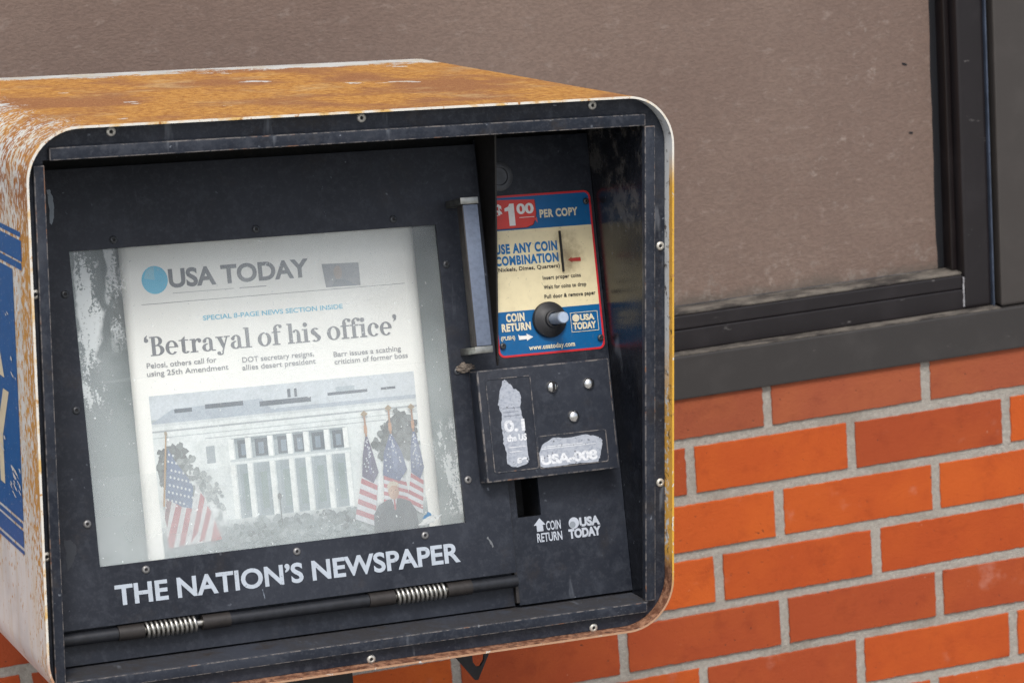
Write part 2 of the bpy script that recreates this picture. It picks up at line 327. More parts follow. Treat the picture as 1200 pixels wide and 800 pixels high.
def finish(name, bm, mats, parent=None, matrix=None, smooth=None):
    bmesh.ops.recalc_face_normals(bm, faces=bm.faces)
    me = bpy.data.meshes.new(name); bm.to_mesh(me); bm.free()
    for mm in (mats if isinstance(mats, (list, tuple)) else [mats]): me.materials.append(MAT[mm] if isinstance(mm, str) else mm)
    if smooth is not None:
        me.polygons.foreach_set('use_smooth', [True] * len(me.polygons)); me.set_sharp_from_angle(angle=R(smooth))
    o = bpy.data.objects.new(name, me); COL.objects.link(o)
    if parent: o.parent = parent
    if matrix is not None: o.matrix_local = matrix
    return o
def box(bm, x0, x1, y0, y1, z0, z1, f=ID, bev=0.0, mi=0, bm_mi=-1):
    vs = [bm.verts.new(f(x, y, z)) for z in (z0, z1) for y in (y0, y1) for x in (x0, x1)]
    fs = [bm.faces.new([vs[i] for i in q]) for q in ((0, 2, 3, 1), (4, 5, 7, 6), (0, 1, 5, 4), (2, 6, 7, 3), (0, 4, 6, 2), (1, 3, 7, 5))]
    for q in fs: q.material_index = mi
    if bev:
        es = list({e for q in fs for e in q.edges})
        bmesh.ops.bevel(bm, geom=es, offset=bev, segments=2, affect='EDGES', profile=0.6, material=bm_mi)
    return vs
def pbox(bm, x0, x1, s0, s1, n0, n1, bev=0.0, mi=0, bm_mi=-1):
    return box(bm, x0, x1, n0, n1, s0, s1, lambda x, n, s: PS(x, s, n), bev, mi, bm_mi)
def prism(bm, loops, f, w0, w1, mi=0, side_mi=None):
    """a plate: loops[0] the outline, further loops holes, in (u, v); f(u, v, w) places it"""
    flat = [p for lp in loops for p in lp]
    tris = tessellate_polygon([[Vector((p[0], p[1], 0)) for p in lp] for lp in loops])
    A = [bm.verts.new(f(p[0], p[1], w0)) for p in flat]; B = [bm.verts.new(f(p[0], p[1], w1)) for p in flat]
    for t in tris:
        for V, rev in ((A, 0), (B, 1)):
            try:
                q = bm.faces.new([V[i] for i in (t if not rev else reversed(t))]); q.material_index = mi
            except ValueError: pass
    k = 0
    for lp in loops:
        c = len(lp)
        for i in range(c):
            j = (i + 1) % c
            q = bm.faces.new((A[k + i], A[k + j], B[k + j], B[k + i])); q.material_index = mi if side_mi is None else side_mi
        k += c
def rrect(x0, x1, z0, z1, r, seg=10):
    pts = []
    for cx, cz, a0 in ((x1 - r, z1 - r, 0), (x0 + r, z1 - r, 90), (x0 + r, z0 + r, 180), (x1 - r, z0 + r, 270)):
        for i in range(seg + 1):
            a = R(a0 + 90 * i / seg); pts.append((cx + r * cos(a), cz + r * sin(a)))
    return pts
def rect(x0, x1, z0, z1): return [(x0, z0), (x1, z0), (x1, z1), (x0, z1)]
def ell(cx, cz, rx, rz=None, seg=28, a0=0, a1=360):
    rz = rz or rx; k = seg if a1 - a0 >= 360 else seg + 1
    return [(cx + rx * cos(R(a0 + (a1 - a0) * i / seg)), cz + rz * sin(R(a0 + (a1 - a0) * i / seg))) for i in range(k)]
def tube(bm, pts, rad, seg=14, cap=True, mi=0):
    pts = [Vector(p) for p in pts]; rings = []
    up0 = Vector((0.13, 0.2, 0.97))
    for i, p in enumerate(pts):
        d = (pts[min(i + 1, len(pts) - 1)] - pts[max(i - 1, 0)]).normalized()
        a = d.cross(up0)
        if a.length < 1e-3: a = d.cross(Vector((1, 0, 0)))
        a.normalize(); b = d.cross(a); r = rad[i] if isinstance(rad, (list, tuple)) else rad
        rings.append([bm.verts.new(p + a * r * cos(2 * pi * k / seg) + b * r * sin(2 * pi * k / seg)) for k in range(seg)])
    for A, B in zip(rings, rings[1:]):
        for k in range(seg): bm.faces.new((A[k], A[(k + 1) % seg], B[(k + 1) % seg], B[k])).material_index = mi
    if cap: bm.faces.new(rings[0]).material_index = mi; bm.faces.new(list(reversed(rings[-1]))).material_index = mi
def lathe(bm, o, ax, prof, seg=24, mi=0):
    """prof: (radius, distance along ax)"""
    ax = Vector(ax).normalized(); a = ax.cross(Vector((1, 0, 0.01))).normalized(); b = ax.cross(a); o = Vector(o); rings = []
    for r, h in prof:
        if r < 1e-7: rings.append([bm.verts.new(o + ax * h)])
        else: rings.append([bm.verts.new(o + ax * h + a * r * cos(2 * pi * k / seg) + b * r * sin(2 * pi * k / seg)) for k in range(seg)])
    for A, B in zip(rings, rings[1:]):
        for k in range(seg):
            j = (k + 1) % seg
            q = [A[k % len(A)], A[j % len(A)], B[j % len(B)], B[k % len(B)]]
            q = list(dict.fromkeys(q))
            if len(q) > 2: bm.faces.new(q).material_index = mi

# ------------------------------------------------------------------ lettering and print
_tc = {}
def glyphs(body, bold=0.0, spacing=1.0):
    k = (body, bold, spacing)
    if k in _tc: return _tc[k]
    cu = bpy.data.curves.new('t', 'FONT'); cu.body = body; cu.size = 1; cu.offset = bold; cu.space_character = spacing; cu.resolution_u = 5
    o = bpy.data.objects.new('t', cu); COL.objects.link(o)
    dg = bpy.context.evaluated_depsgraph_get(); me = bpy.data.meshes.new_from_object(o.evaluated_get(dg))
    vs = [(v.co.x, v.co.y) for v in me.vertices]; fs = [tuple(p.vertices) for p in me.polygons]
    bpy.data.objects.remove(o); bpy.data.curves.remove(cu); bpy.data.meshes.remove(me)
    _tc[k] = (vs, fs); return _tc[k]
class Print:
    """flat ink: coloured polygons and letters, every new one a hair above the last"""
    def __init__(s, f, base=0.0002, step=0.00003): s.bm = bmesh.new(); s.l = s.bm.loops.layers.float_color.new('ink'); s.f = f; s.h = base; s.st = step
    def face(s, vs, col):
        try: q = s.bm.faces.new(vs)
        except ValueError: return
        for lp in q.loops: lp[s.l] = (*col, 1)
    def poly(s, pts, col):
        pts = pts if isinstance(pts[0][0], (list, tuple)) else [pts]
        flat = [p for lp in pts for p in lp]
        V = [s.bm.verts.new(s.f(p[0], p[1], s.h)) for p in flat]
        for t in tessellate_polygon([[Vector((p[0], p[1], 0)) for p in lp] for lp in pts]): s.face([V[i] for i in t], col)
        s.h += s.st
    def text(s, body, x0, z0, x1, h, col, bold=0.02, spacing=1.0):
        vs, fs = glyphs(body, bold, spacing); hv, _ = glyphs('H', bold)
        cap = max(v[1] for v in hv); b0 = min(v[1] for v in hv); xa = min(v[0] for v in vs); xb = max(v[0] for v in vs)
        V = [s.bm.verts.new(s.f(x0 + (v[0] - xa) / (xb - xa) * (x1 - x0), z0 + (v[1] - b0) / (cap - b0) * h, s.h)) for v in vs]
        for q in fs: s.face([V[i] for i in q], col)
        s.h += s.st
    def build(s, name, mat, parent=None, matrix=None):
        me = bpy.data.meshes.new(name); s.bm.to_mesh(me); s.bm.free(); me.materials.append(MAT[mat])
        o = bpy.data.objects.new(name, me); COL.objects.link(o)
        if parent: o.parent = parent
        if matrix is not None: o.matrix_local = matrix
        return o

def tag(o, label=None, cat=None, group=None, kind=None):
    for k, v in (('label', label), ('category', cat), ('group', group), ('kind', kind)):
        if v: o[k] = v
    return o
def thing(name, loc, label, cat):
    o = bpy.data.objects.new(name, None); COL.objects.link(o); o.location = loc; o.empty_display_size = 0.1
    return tag(o, label, cat, kind='thing')
ROOTS = {}
def wpart(name, bm, mats, root, smooth=None):  # a part whose vertices are in world coordinates (roots have no rotation)
    return finish(name, bm, mats, root, Matrix.Translation(-root.location), smooth)

# ================================================================== SETTING
bm = bmesh.new(); box(bm, -60, 60, -60, 0.6, -0.5, 0.0)
tag(finish('pavement', bm, 'concrete'), kind='structure')
bm = bmesh.new(); box(bm, -200, 200, -200, 200, -0.8, -0.52)
tag(finish('ground', bm, 'asphalt'), kind='structure')

# ---- brick wall
root_w = thing('brick_wall', (0, 0.05, 0), 'orange brick wall with grey mortar joints below the dark window sill', 'wall')
PITCH, CH, JT = 0.203, 0.068, 0.0122
bm = bmesh.new(); ink = bm.loops.layers.float_color.new('ink')
offs = {0: -0.003, 1: 0.1005, 2: 0.0055, 3: 0.127, 4: 0.004, 5: 0.101}
X0, X1 = -3.2, 2.6
rng = random.Random(3)
def brick(x0, x1, z0, z1, row):
    t = rng.random()
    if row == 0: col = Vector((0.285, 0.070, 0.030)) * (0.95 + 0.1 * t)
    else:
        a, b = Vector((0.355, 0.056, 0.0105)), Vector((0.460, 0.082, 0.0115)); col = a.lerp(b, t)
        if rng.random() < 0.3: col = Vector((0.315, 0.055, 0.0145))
    fine = -1.2 < x0 < 0.5 and row < 9
    nx, nz = (34, 10) if fine else (1, 1)
    yv = rng.uniform(-0.0012, 0.0012); tl = rng.uniform(-0.0012, 0.0012); sl = rng.uniform(-0.0008, 0.0008)
    def P(i, j, inset, y):
        u, v = i / nx, j / nz
        x = x0 + inset + (x1 - x0 - 2 * inset) * u; z = z0 + inset + (z1 - z0 - 2 * inset) * v + tl * (u - 0.5) + sl
        if fine:
            k = 0.0012
            from mathutils import noise as nn
            if i in (0, nx): x += nn.noise(Vector((x * 40, z * 230, row))) * k * 1.1
            if j in (0, nz): z += nn.noise(Vector((x * 230, z * 40, row + 9))) * k * 0.9
        return bm.verts.new((x, y + yv, z + GZ))
    fr = [[P(i, j, 0.0006, -0.0) for i in range(nx + 1)] for j in range(nz + 1)]
    per = [(i, 0) for i in range(nx)] + [(nx, j) for j in range(nz)] + [(i, nz) for i in range(nx, 0, -1)] + [(0, j) for j in range(nz, 0, -1)]
    md = [P(i, j, 0.0, 0.0006) for i, j in per]; bk = [P(i, j, 0.0, 0.02) for i, j in per]
    fs = []
    for j in range(nz):
        for i in range(nx): fs.append(bm.faces.new((fr[j][i], fr[j][i + 1], fr[j + 1][i + 1], fr[j + 1][i])))
    n = len(per)
    for k in range(n):
        a, b = per[k], per[(k + 1) % n]
        fs.append(bm.faces.new((fr[a[1]][a[0]], md[k], md[(k + 1) % n], fr[b[1]][b[0]])))
        fs.append(bm.faces.new((md[k], bk[k], bk[(k + 1) % n], md[(k + 1) % n])))
    for q in fs:
        for lp in q.loops: lp[ink] = (*col, 1)
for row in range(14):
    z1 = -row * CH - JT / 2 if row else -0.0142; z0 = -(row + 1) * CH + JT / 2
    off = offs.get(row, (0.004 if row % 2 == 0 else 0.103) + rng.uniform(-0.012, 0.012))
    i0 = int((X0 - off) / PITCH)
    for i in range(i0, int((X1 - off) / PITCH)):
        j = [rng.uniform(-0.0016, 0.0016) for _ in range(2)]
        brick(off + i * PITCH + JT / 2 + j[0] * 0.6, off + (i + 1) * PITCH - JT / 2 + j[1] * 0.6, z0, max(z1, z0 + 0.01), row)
wpart('brickwork', bm, 'brick', root_w)
bm = bmesh.new()
box(bm, X0 + 0.08, X1 - 0.1, 0.0019, 0.25, 0.0, GZ - 0.0142)
wpart('mortar', bm, 'mortar', root_w)

# ---- window above the wall
root_f = thing('boarded_window', (-1.2, 0.05, GZ), 'large window closed with a tan textured board in a dark bronze frame', 'window')
FX0, FX1 = -2.9, 0.2985
ZT = 1.75                                     # top of the window above the first course
def WB(bm, x0, x1, y0, y1, z0, z1, bev=0.0012): box(bm, x0, x1, y0, y1, z0 + GZ, z1 + GZ, bev=bev)
bm = bmesh.new(); WB(bm, X0, X1, -0.005, 0.12, -0.0137, 0.0377, 0.002)
wpart('sill', bm, 'sill', root_f)
bm = bmesh.new(); WB(bm, X0 + 0.01, FX1 + 0.0, -0.0035, 0.0135, 0.0378, 0.0388, 0)
wpart('sill_dirt', bm, 'ledgew', root_f)
bm = bmesh.new(); WB(bm, FX0, 0.2600, 0.014, 0.10, 0.0390, 0.0632, 0.0012); WB(bm, FX0, 0.2600, 0.0152, 0.10, 0.0640, 0.0800, 0.0015)
WB(bm, FX0, 0.2600, 0.014, 0.10, ZT - 0.04, ZT); WB(bm, FX0 - 0.04, FX0 - 0.0005, 0.014, 0.10, 0.0435, ZT)
wpart('frame', bm, 'bronze', root_f)
MAT['caulk'] = mat_simple('dry_white_caulk', (0.42, 0.42, 0.44), 0.8, 0, 0.6, 300, 0.4)
rc = random.Random(4); zz = [0.042 + i * 0.0019 for i in range(20)]
lft = [(0.2588 + rc.uniform(-0.0006, 0.0005), z + GZ) for z in zz]; rgt = [(0.2600 + rc.uniform(-0.0003, 0.0003), z + GZ) for z in zz]
bm = bmesh.new(); prism(bm, [lft + rgt[::-1]], lambda u, v, w: Vector((u, w, v)), 0.0129, 0.0139); wpart('caulk_line', bm, 'caulk', root_f)
bm = bmesh.new(); WB(bm, FX0, 0.2600, 0.018, 0.05, 0.0803, 0.0835, 0.001)
wpart('frame_ledge', bm, 'ledgew', root_f)
bm = bmesh.new(); WB(bm, 0.2604, 0.2955, 0.012, 0.10, 0.0390, ZT, 0.004)
wpart('jamb', bm, 'bronze', root_f)
MAT['highlight'] = mat_simple('blue_grey_highlight', (0.075, 0.098, 0.145), 0.35, 0.1, 0.7, 30)
bm = bmesh.new(); WB(bm, 0.2957, 0.2975, 0.0085, 0.029, 0.0390, ZT, 0.0006)  # added strip: pale jamb edge with its blue sky highlight painted in
wpart('edge_highlight', bm, 'highlight', root_f)
bm = bmesh.new(); WB(bm, 0.2530, 0.2600, 0.030, 0.10, 0.0838, ZT - 0.0405, 0.0012)
wpart('glazing_stop', bm, 'bronze2', root_f)
# board with an uneven trimmed right edge over black sealant
bm = bmesh.new(); rr = random.Random(5)
ed = []; zc = 0.0838
from mathutils import noise as mn
while zc < ZT - 0.05:
    ed.append((0.2436 + 0.0018 * mn.noise(Vector((zc * 9, 0, 0))) + 0.0012 * mn.noise(Vector((zc * 45, 3, 0))), zc + GZ)); zc += 0.008
prism(bm, [[(FX0 + 0.002, 0.0838 + GZ)] + ed + [(FX0 + 0.002, ed[-1][1])]], lambda u, v, w: Vector((u, w, v)), 0.050, 0.062)
wpart('board', bm, 'board', root_f)
bm = bmesh.new(); WB(bm, 0.2380, 0.2528, 0.0506, 0.0614, 0.0839, ZT - 0.046, 0)
wpart('sealant', bm, 'sealant', root_f)
for (x, z, a, l) in ((0.2106, 0.334, -18, 0.007), (0.2155, 0.252, -4, 0.0055)):
    bm = bmesh.new()
    pts = [(x + l / 2 * cos(t) * cos(R(a)) - 0.0013 * sin(t) * sin(R(a)), z + GZ + l / 2 * cos(t) * sin(R(a)) + 0.0013 * sin(t) * cos(R(a))) for t in [2 * pi * i / 10 for i in range(10)]]
    prism(bm, [pts], lambda u, v, w: Vector((u, w, v)), 0.0492, 0.0499)
    wpart('dark_chip', bm, 'sealant', root_f)
# wall cladding right of and above the window
root_p = thing('wall_panel', (1.4, 0.05, GZ + 0.05), 'smooth taupe metal wall panel right of the window frame, above the sill', 'wall panel')
bm = bmesh.new(); WB(bm, 0.3015, X1, 0.0, 0.11, 0.0392, ZT, 0.003)
wpart('sheet', bm, 'taupe', root_p)
bm = bmesh.new(); WB(bm, 0.2957, 0.3012, 0.030, 0.11, 0.0390, ZT, 0)
wpart('groove_strip', bm, 'sealant', root_p)
root_u = thing('upper_wall', (-0.3, 0.05, GZ + ZT), 'plain taupe fascia wall above the boarded window', 'wall')
bm = bmesh.new(); WB(bm, X0, X1, -0.02, 0.25, ZT + 0.002, ZT + 1.5, 0.004)
wpart('fascia', bm, 'taupe', root_u)

# ================================================================== NEWSPAPER BOX
W, H, D = 0.58, 0.4837, 0.483
MB = Matrix(((0.9885, -0.1304, 0.0762, -0.9353), (0.1278, 0.9911, 0.0375, -0.7206), (-0.0804, -0.0273, 0.9964, 0.0082 + GZ), (0, 0, 0, 1)))
q = MB.to_3x3().to_quaternion(); MB = Matrix.Translation(MB.translation) @ q.to_matrix().to_4x4()
base = MB @ Vector((0.29, 0.24, 0)); base.z = 0
root = thing('newspaper_box', base, 'rusty white coin operated newspaper box with a black front door and hazy window', 'newspaper box')
ML = Matrix.Translation(-Vector(base)) @ MB
def part(name, bm, mats, smooth=None): return finish(name, bm, mats, root, ML, smooth)
FY, TY = 0.014, 0.008

# ---- rounded sheet housing
bm = bmesh.new(); th = 0.0019; r0 = 0.045
po = rrect(0, W, 0, H, r0, 12); pi_ = rrect(th, W - th, th, H - th, r0 - th, 12); k = len(po)
ys = [0.0, 0.0012, 0.02, 0.25, D - 0.002, D]
def ring(p, y): return [bm.verts.new((a, y, b)) for a, b in p]
ro = [ring(po, y) for y in ys]; ri = [ring(pi_, y) for y in (0.0, FY + 0.001, D - 0.003)]
for RR, mi in ((ro, 0), (ri, 1)):
    for A, B in zip(RR, RR[1:]):
        for i in range(k): bm.faces.new((A[i], A[(i + 1) % k], B[(i + 1) % k], B[i])).material_index = mi
for i in range(k):
    bm.faces.new((ro[0][i], ro[0][(i + 1) % k], ri[0][(i + 1) % k], ri[0][i])).material_index = 0
    bm.faces.new((ro[-1][i], ro[-1][(i + 1) % k], ri[-1][(i + 1) % k], ri[-1][i])).material_index = 0
housing = part('housing', bm, ['housing', 'lip'], 35)
bm = bmesh.new(); prism(bm, [rrect(th + 0.0004, W - th - 0.0004, th + 0.0004, H - th - 0.0004, r0 - th, 12)], lambda u, v, w: Vector((u, w, v)), D - 0.006, D - 0.004)
part('back_panel', bm, 'inside')
# ---- blue vinyl on the left side, drawn in (depth, height)
pr = Print(lambda a, b, h: Vector((-h, a, b)), 0.0002, 0.00004)
BL = L(0, 92, 160); BL = (0.001, 0.095, 0.29)
CR = (0.62, 0.56, 0.40)
YE = 0.42
pr.poly(rect(0.027, YE, 0.3938, 0.3980), BL); pr.poly(rect(0.0255, YE, 0.3740, 0.3912), BL); pr.poly(rect(0.0270, YE, 0.3668, 0.3725), BL)
pr.poly(rect(0.0575, YE, 0.1516, 0.3640), BL)
pr.poly(rect(0.0600, YE, 0.1452, 0.1492), BL); pr.poly(rect(0.0590, YE, 0.1284, 0.1430), BL); pr.poly(rect(0.0585, YE, 0.1226, 0.1258), BL)
def side_text(body, y_right, z0, y_left, h):
    vs, fs = glyphs(body, 0.035); hv, _ = glyphs('H', 0.035); cap = max(v[1] for v in hv); b0 = min(v[1] for v in hv); xa = min(v[0] for v in vs); xb = max(v[0] for v in vs)
    V = [pr.bm.verts.new(pr.f(y_right + (1 - (v[0] - xa) / (xb - xa)) * (y_left - y_right), z0 + (v[1] - b0) / (cap - b0) * h, pr.h)) for v in vs]
    for f_ in fs: pr.face([V[i] for i in f_], CR)
    pr.h += pr.st
side_text('USA', 0.101, 0.2660, 0.345, 0.082); side_text('TODAY', 0.088, 0.1720, 0.410, 0.084)
pr.poly(ell(0.375, 0.307, 0.030, 0.041), CR)
rs = random.Random(12)
for cy_, cz_, k_ in ((0.085, 0.186, 9), (0.075, 0.178, 7), (0.078, 0.282, 3), (0.083, 0.330, 2), (0.112, 0.215, 3)):
    for _ in range(k_):
        a_, b_ = cy_ + rs.gauss(0, 0.010), cz_ + rs.gauss(0, 0.007); l_, w2 = rs.uniform(0.002, 0.007), rs.uniform(0.0006, 0.0020)
        pr.poly([(max(0.059, a_ + l_ * rs.uniform(0.7, 1.2) * cos(t)), b_ + w2 * rs.uniform(0.5, 1.3) * sin(t) + 0.3 * l_ * cos(t)) for t in [2 * pi * i / 11 for i in range(11)]], (0.56, 0.57, 0.55))
pr.build('side_decal', 'side_ink', housing)

# ---- black face frame with rivets
bm = bmesh.new()
prism(bm, [rrect(th + 0.0003, W - th - 0.0003, th + 0.0003, H - th - 0.0003, r0 - th, 12), rect(0.0172, 0.5581, 0.0240, 0.4562)], lambda u, v, w: Vector((u, w, v)), FY, FY + 0.003)
frame = part('face_frame', bm, 'trim')
def rivet(parent, p, ax, r=0.0042, mat='rivet'):
    b = bmesh.new(); lathe(b, p, ax, [(r, 0), (r, 0.0006), (r * 0.82, 0.0014), (r * 0.48, 0.0016), (r * 0.36, 0.0010)], 18, 0); lathe(b, p, ax, [(r * 0.36, 0.0009), (0, 0.0009)], 12, 1)
    return finish('rivet', b, [mat, 'hole'], parent, None, 50)
for x, z in ((0.0744, 0.4764), (0.291, 0.4764), (0.5067, 0.4762), (0.2897, 0.0052), (0.5052, 0.0050), (0.5732, 0.3479), (0.5730, 0.132), (0.0068, 0.3488), (0.0068, 0.1312)):
    rivet(frame, (x, FY, z), (0, -1, 0), 0.0040)
for a in ((0.0215, 0.5560, 0.4563, 0.4668), (0.0168, 0.5570, 0.0143, 0.0240), (0.0082, 0.0172, 0.0143, 0.4530), (0.5552, 0.5655, 0.0245, 0.4560)):
    b = bmesh.new(); box(b, a[0], a[1], TY, FY + 0.0005, a[2], a[3], bev=0.0010, bm_mi=1); part('trim_bar', b, ['trim', 'edge'], 40)
# ---- recess liner
bm = bmesh.new()
box(bm, 0.5583, 0.5605, FY + 0.0032, 0.21, 0.0215, 0.4585); part('liner_side', bm, 'wallin')
bm = bmesh.new(); box(bm, 0.0150, 0.0170, FY + 0.0032, 0.21, 0.0215, 0.4585); part('liner_side', bm, 'wallin')
bm = bmesh.new(); box(bm, 0.0152, 0.5603, FY + 0.0032, 0.21, 0.4587, 0.4605); part('liner_top', bm, 'dark')
bm = bmesh.new(); box(bm, 0.0172, 0.5579, 0.150, 0.152, 0.40, 0.4585); part('rear_closure', bm, 'dark')
bm = bmesh.new(); box(bm, 0.0172, 0.5581, 0.0085, 0.060, 0.0225, 0.0243, bev=0.0004); part('liner_floor', bm, 'ledge')

# ---- coin panel (fixed, right)
bm = bmesh.new()
prism(bm, [rect(0.4442, 0.5579, 0.0278, 0.4490), rect(0.4508, 0.4740, 0.1060, 0.1400)], lambda u, v, w: PS(u, v, w), -0.003, 0.0)
coin = part('coin_panel', bm, 'black')
bm = bmesh.new(); pbox(bm, 0.4500, 0.4748, 0.105, 0.141, -0.040, -0.0386); pbox(bm, 0.4490, 0.4504, 0.105, 0.141, -0.038, -0.0034); pbox(bm, 0.4744, 0.4755, 0.105, 0.141, -0.038, -0.0034); pbox(bm, 0.4506, 0.4742, 0.1036, 0.1056, -0.038, -0.0034)
finish('return_chute', bm, 'dark', coin)
bm = bmesh.new(); pbox(bm, 0.4412, 0.44405, 0.03, 0.145, -0.02, 0.0012, 0.0003); finish('rusty_edge', bm, 'collar', coin)
bm = bmesh.new(); pbox(bm, 0.0174, 0.4408, 0.0278, 0.0640, -0.006, -0.003); part('lower_plate', bm, 'black')
bm = bmesh.new()
yfr = 0.0852
prism(bm, [[(PS(0, 0.2445, 0.0003).y, PS(0, 0.2445, 0.0003).z), (PS(0, 0.4585, 0.0003).y, PS(0, 0.4585, 0.0003).z), (yfr, PS(0, 0.4585).z), (yfr, PS(0, 0.2500).z)]], lambda u, v, w: Vector((w, u, v)), 0.4450, 0.4466)
part('latch_fin', bm, 'fin')
bm = bmesh.new(); lathe(bm, PS(0.4655, 0.4145, 0.0), (0, -VZ, VY), [(0.0135, 0), (0.0135, 0.0012), (0.012, 0.002), (0.0085, 0.002), (0.0078, 0.0006), (0, 0.0004)], 32)
finish('ring_plug', bm, mat_simple('grey_plug', (0.085, 0.09, 0.10), 0.45, 0.2, 0.4, 120), coin, None, 40)
# instruction label
pr = Print(lambda u, v, h: PS(u, v, h), 0.0006, 0.00003)
RED = (0.52, 0.022, 0.030); BLU = (0.001, 0.098, 0.27); CRM = (0.70, 0.62, 0.40); INK = (0.02, 0.02, 0.022); WHT = (0.72, 0.72, 0.70); PAL = (0.66, 0.60, 0.44); LB = (0.002, 0.125, 0.33)
lx0, lx1, ls0, ls1 = 0.4476, 0.5549, 0.2505, 0.3968
pr.poly(rrect(lx0, lx1, ls0, ls1, 0.0065, 6), RED)
pr.poly(rrect(lx0 + 0.0019, lx1 - 0.0019, ls0 + 0.0019, ls1 - 0.0019, 0.0048, 6), BLU)
pr.poly(rect(lx0 + 0.0019, lx1 - 0.0019, 0.2917, 0.3650), CRM)
stk = [(0.4500, 0.3935), (0.4980, 0.3915), (0.4986, 0.3800), (0.4976, 0.3745), (0.4945, 0.3690), (0.4880, 0.3668), (0.4500, 0.3668)]
pr.poly([(a + 0.0006, b - 0.0006) for a, b in stk], (0.10, 0.01, 0.01)); pr.poly(stk, (0.60, 0.045, 0.035))  # darker offset copy paints a drop shadow under the price sticker
pr.poly([(0.4968, 0.3736), (0.4992, 0.3700), (0.4990, 0.3755)], (0.60, 0.10, 0.09))
pr.text('$', 0.4585, 0.3765, 0.4650, 0.0125, WHT, 0.03); pr.poly([(0.4712, 0.3690), (0.4772, 0.3690), (0.4772, 0.3890), (0.4728, 0.3890), (0.4716, 0.3866), (0.4676, 0.3850), (0.4676, 0.3822), (0.4712, 0.3826)], WHT)
pr.text('00', 0.4795, 0.3790, 0.4966, 0.0095, WHT, 0.04); pr.poly(rect(0.4815, 0.4964, 0.3756, 0.3761), WHT)
pr.text('PER COPY', 0.5020, 0.3743, 0.5405, 0.0075, PAL, 0.045, 1.12)
pr.text('USE ANY COIN', 0.4540, 0.3438, 0.5164, 0.0090, LB, 0.05, 1.12); pr.text('COMBINATION', 0.4535, 0.3333, 0.5166, 0.0086, LB, 0.05, 1.12)
pr.text('(Nickels, Dimes, Quarters)', 0.4535, 0.3280, 0.5170, 0.0036, INK, 0.03, 1.1)
pr.text('Insert proper coins', 0.4986, 0.3178, 0.5371, 0.0036, INK, 0.03, 1.1); pr.text('Wait for coins to drop', 0.4987, 0.3092, 0.5417, 0.0036, INK, 0.03, 1.1); pr.text('Pull door & remove paper', 0.4985, 0.3006, 0.5501, 0.0036, INK, 0.03, 1.1)
pr.poly([(0.5257, 0.3342), (0.5298, 0.3368), (0.5294, 0.3356), (0.5386, 0.3358), (0.5386, 0.3322), (0.5300, 0.3326), (0.5302, 0.3314)], (0.48, 0.02, 0.03))
pr.poly([(0.5205, 0.3490), (0.5240, 0.3470), (0.5262, 0.3420), (0.5258, 0.3370), (0.5236, 0.3335), (0.5215, 0.3290), (0.5203, 0.3300)], (0.60, 0.53, 0.36))
pr.text('COIN', 0.4582, 0.2822, 0.4766, 0.0076, PAL, 0.05, 1.12); pr.text('RETURN', 0.4530, 0.2737, 0.4820, 0.0073, PAL, 0.05, 1.12); pr.text('(PUSH)', 0.4512, 0.2662, 0.4653, 0.0036, PAL, 0.03)
pr.poly([(0.4686, 0.2705), (0.4700, 0.2690), (0.4770, 0.2688), (0.4768, 0.2706), (0.4832, 0.2672), (0.4766, 0.2640), (0.4768, 0.2656), (0.4690, 0.2654)], WHT)
pr.text('www.usatoday.com', 0.4779, 0.2553, 0.5242, 0.0046, PAL, 0.035, 1.1)
pr.poly([rect(0.5222, 0.5500, 0.2678, 0.2858), rect(0.5227, 0.5495, 0.2683, 0.2853)], PAL)
pr.text('USA', 0.5318, 0.2778, 0.5465, 0.0058, PAL, 0.05); pr.text('TODAY', 0.5240, 0.2700, 0.5475, 0.0064, PAL, 0.05); pr.poly(ell(0.5276, 0.2806, 0.0036), PAL)
lab = pr.build('instruction_label', 'label', coin)
bm = bmesh.new(); pbox(bm, 0.5190, 0.5206, 0.3238, 0.3612, 0.0004, 0.0028); finish('coin_slot', bm, 'hole', coin)
for x, s in ((0.5501, 0.2608), (0.4521, 0.2613), (0.5493, 0.3865)): rivet(coin, PS(x, s, 0.0022), (0, -VZ, VY), 0.0030, 'rivetblk')
NRM = (0, -VZ, VY)
bm = bmesh.new(); lathe(bm, PS(0.5005, 0.2813, 0.001), NRM, [(0.0165, 0), (0.0165, 0.002), (0.0160, 0.004), (0.0125, 0.0065), (0.0095, 0.0085), (0.0078, 0.0090), (0.0076, 0.012), (0.0062, 0.0125)], 36)
btn = finish('coin_return_button', bm, 'rubber', coin, None, 40)
bm = bmesh.new(); lathe(bm, PS(0.5005, 0.2813, 0.010), NRM, [(0.0052, 0), (0.0052, 0.021), (0.0054, 0.0215), (0.0054, 0.0225), (0.0046, 0.0236), (0, 0.0238)], 28)
finish('plunger', bm, 'button', btn, None, 40)
# white marks under the return opening
pr = Print(lambda u, v, h: PS(u, v, h), 0.0003, 0.00003); GW = (0.42, 0.46, 0.52)
pr.poly([(0.4717, 0.1035), (0.4772, 0.0972), (0.4746, 0.0972), (0.4746, 0.0915), (0.4682, 0.0915), (0.4682, 0.0972), (0.4655, 0.0972)], GW)
pr.text('COIN', 0.4777, 0.0917, 0.4922, 0.0082, GW, 0.02); pr.text('RETURN', 0.4676, 0.0818, 0.4926, 0.0080, GW, 0.02)
pr.text('USA', 0.5110, 0.0912, 0.5318, 0.0084, GW, 0.055); pr.text('TODAY', 0.4992, 0.0815, 0.5318, 0.0086, GW, 0.055)
pr.poly(ell(0.5054, 0.0953, 0.0052), GW); pr.poly(ell(0.5040, 0.0940, 0.0030), (0.22, 0.25, 0.28))
pr.build('return_lettering', 'white_ink', coin)

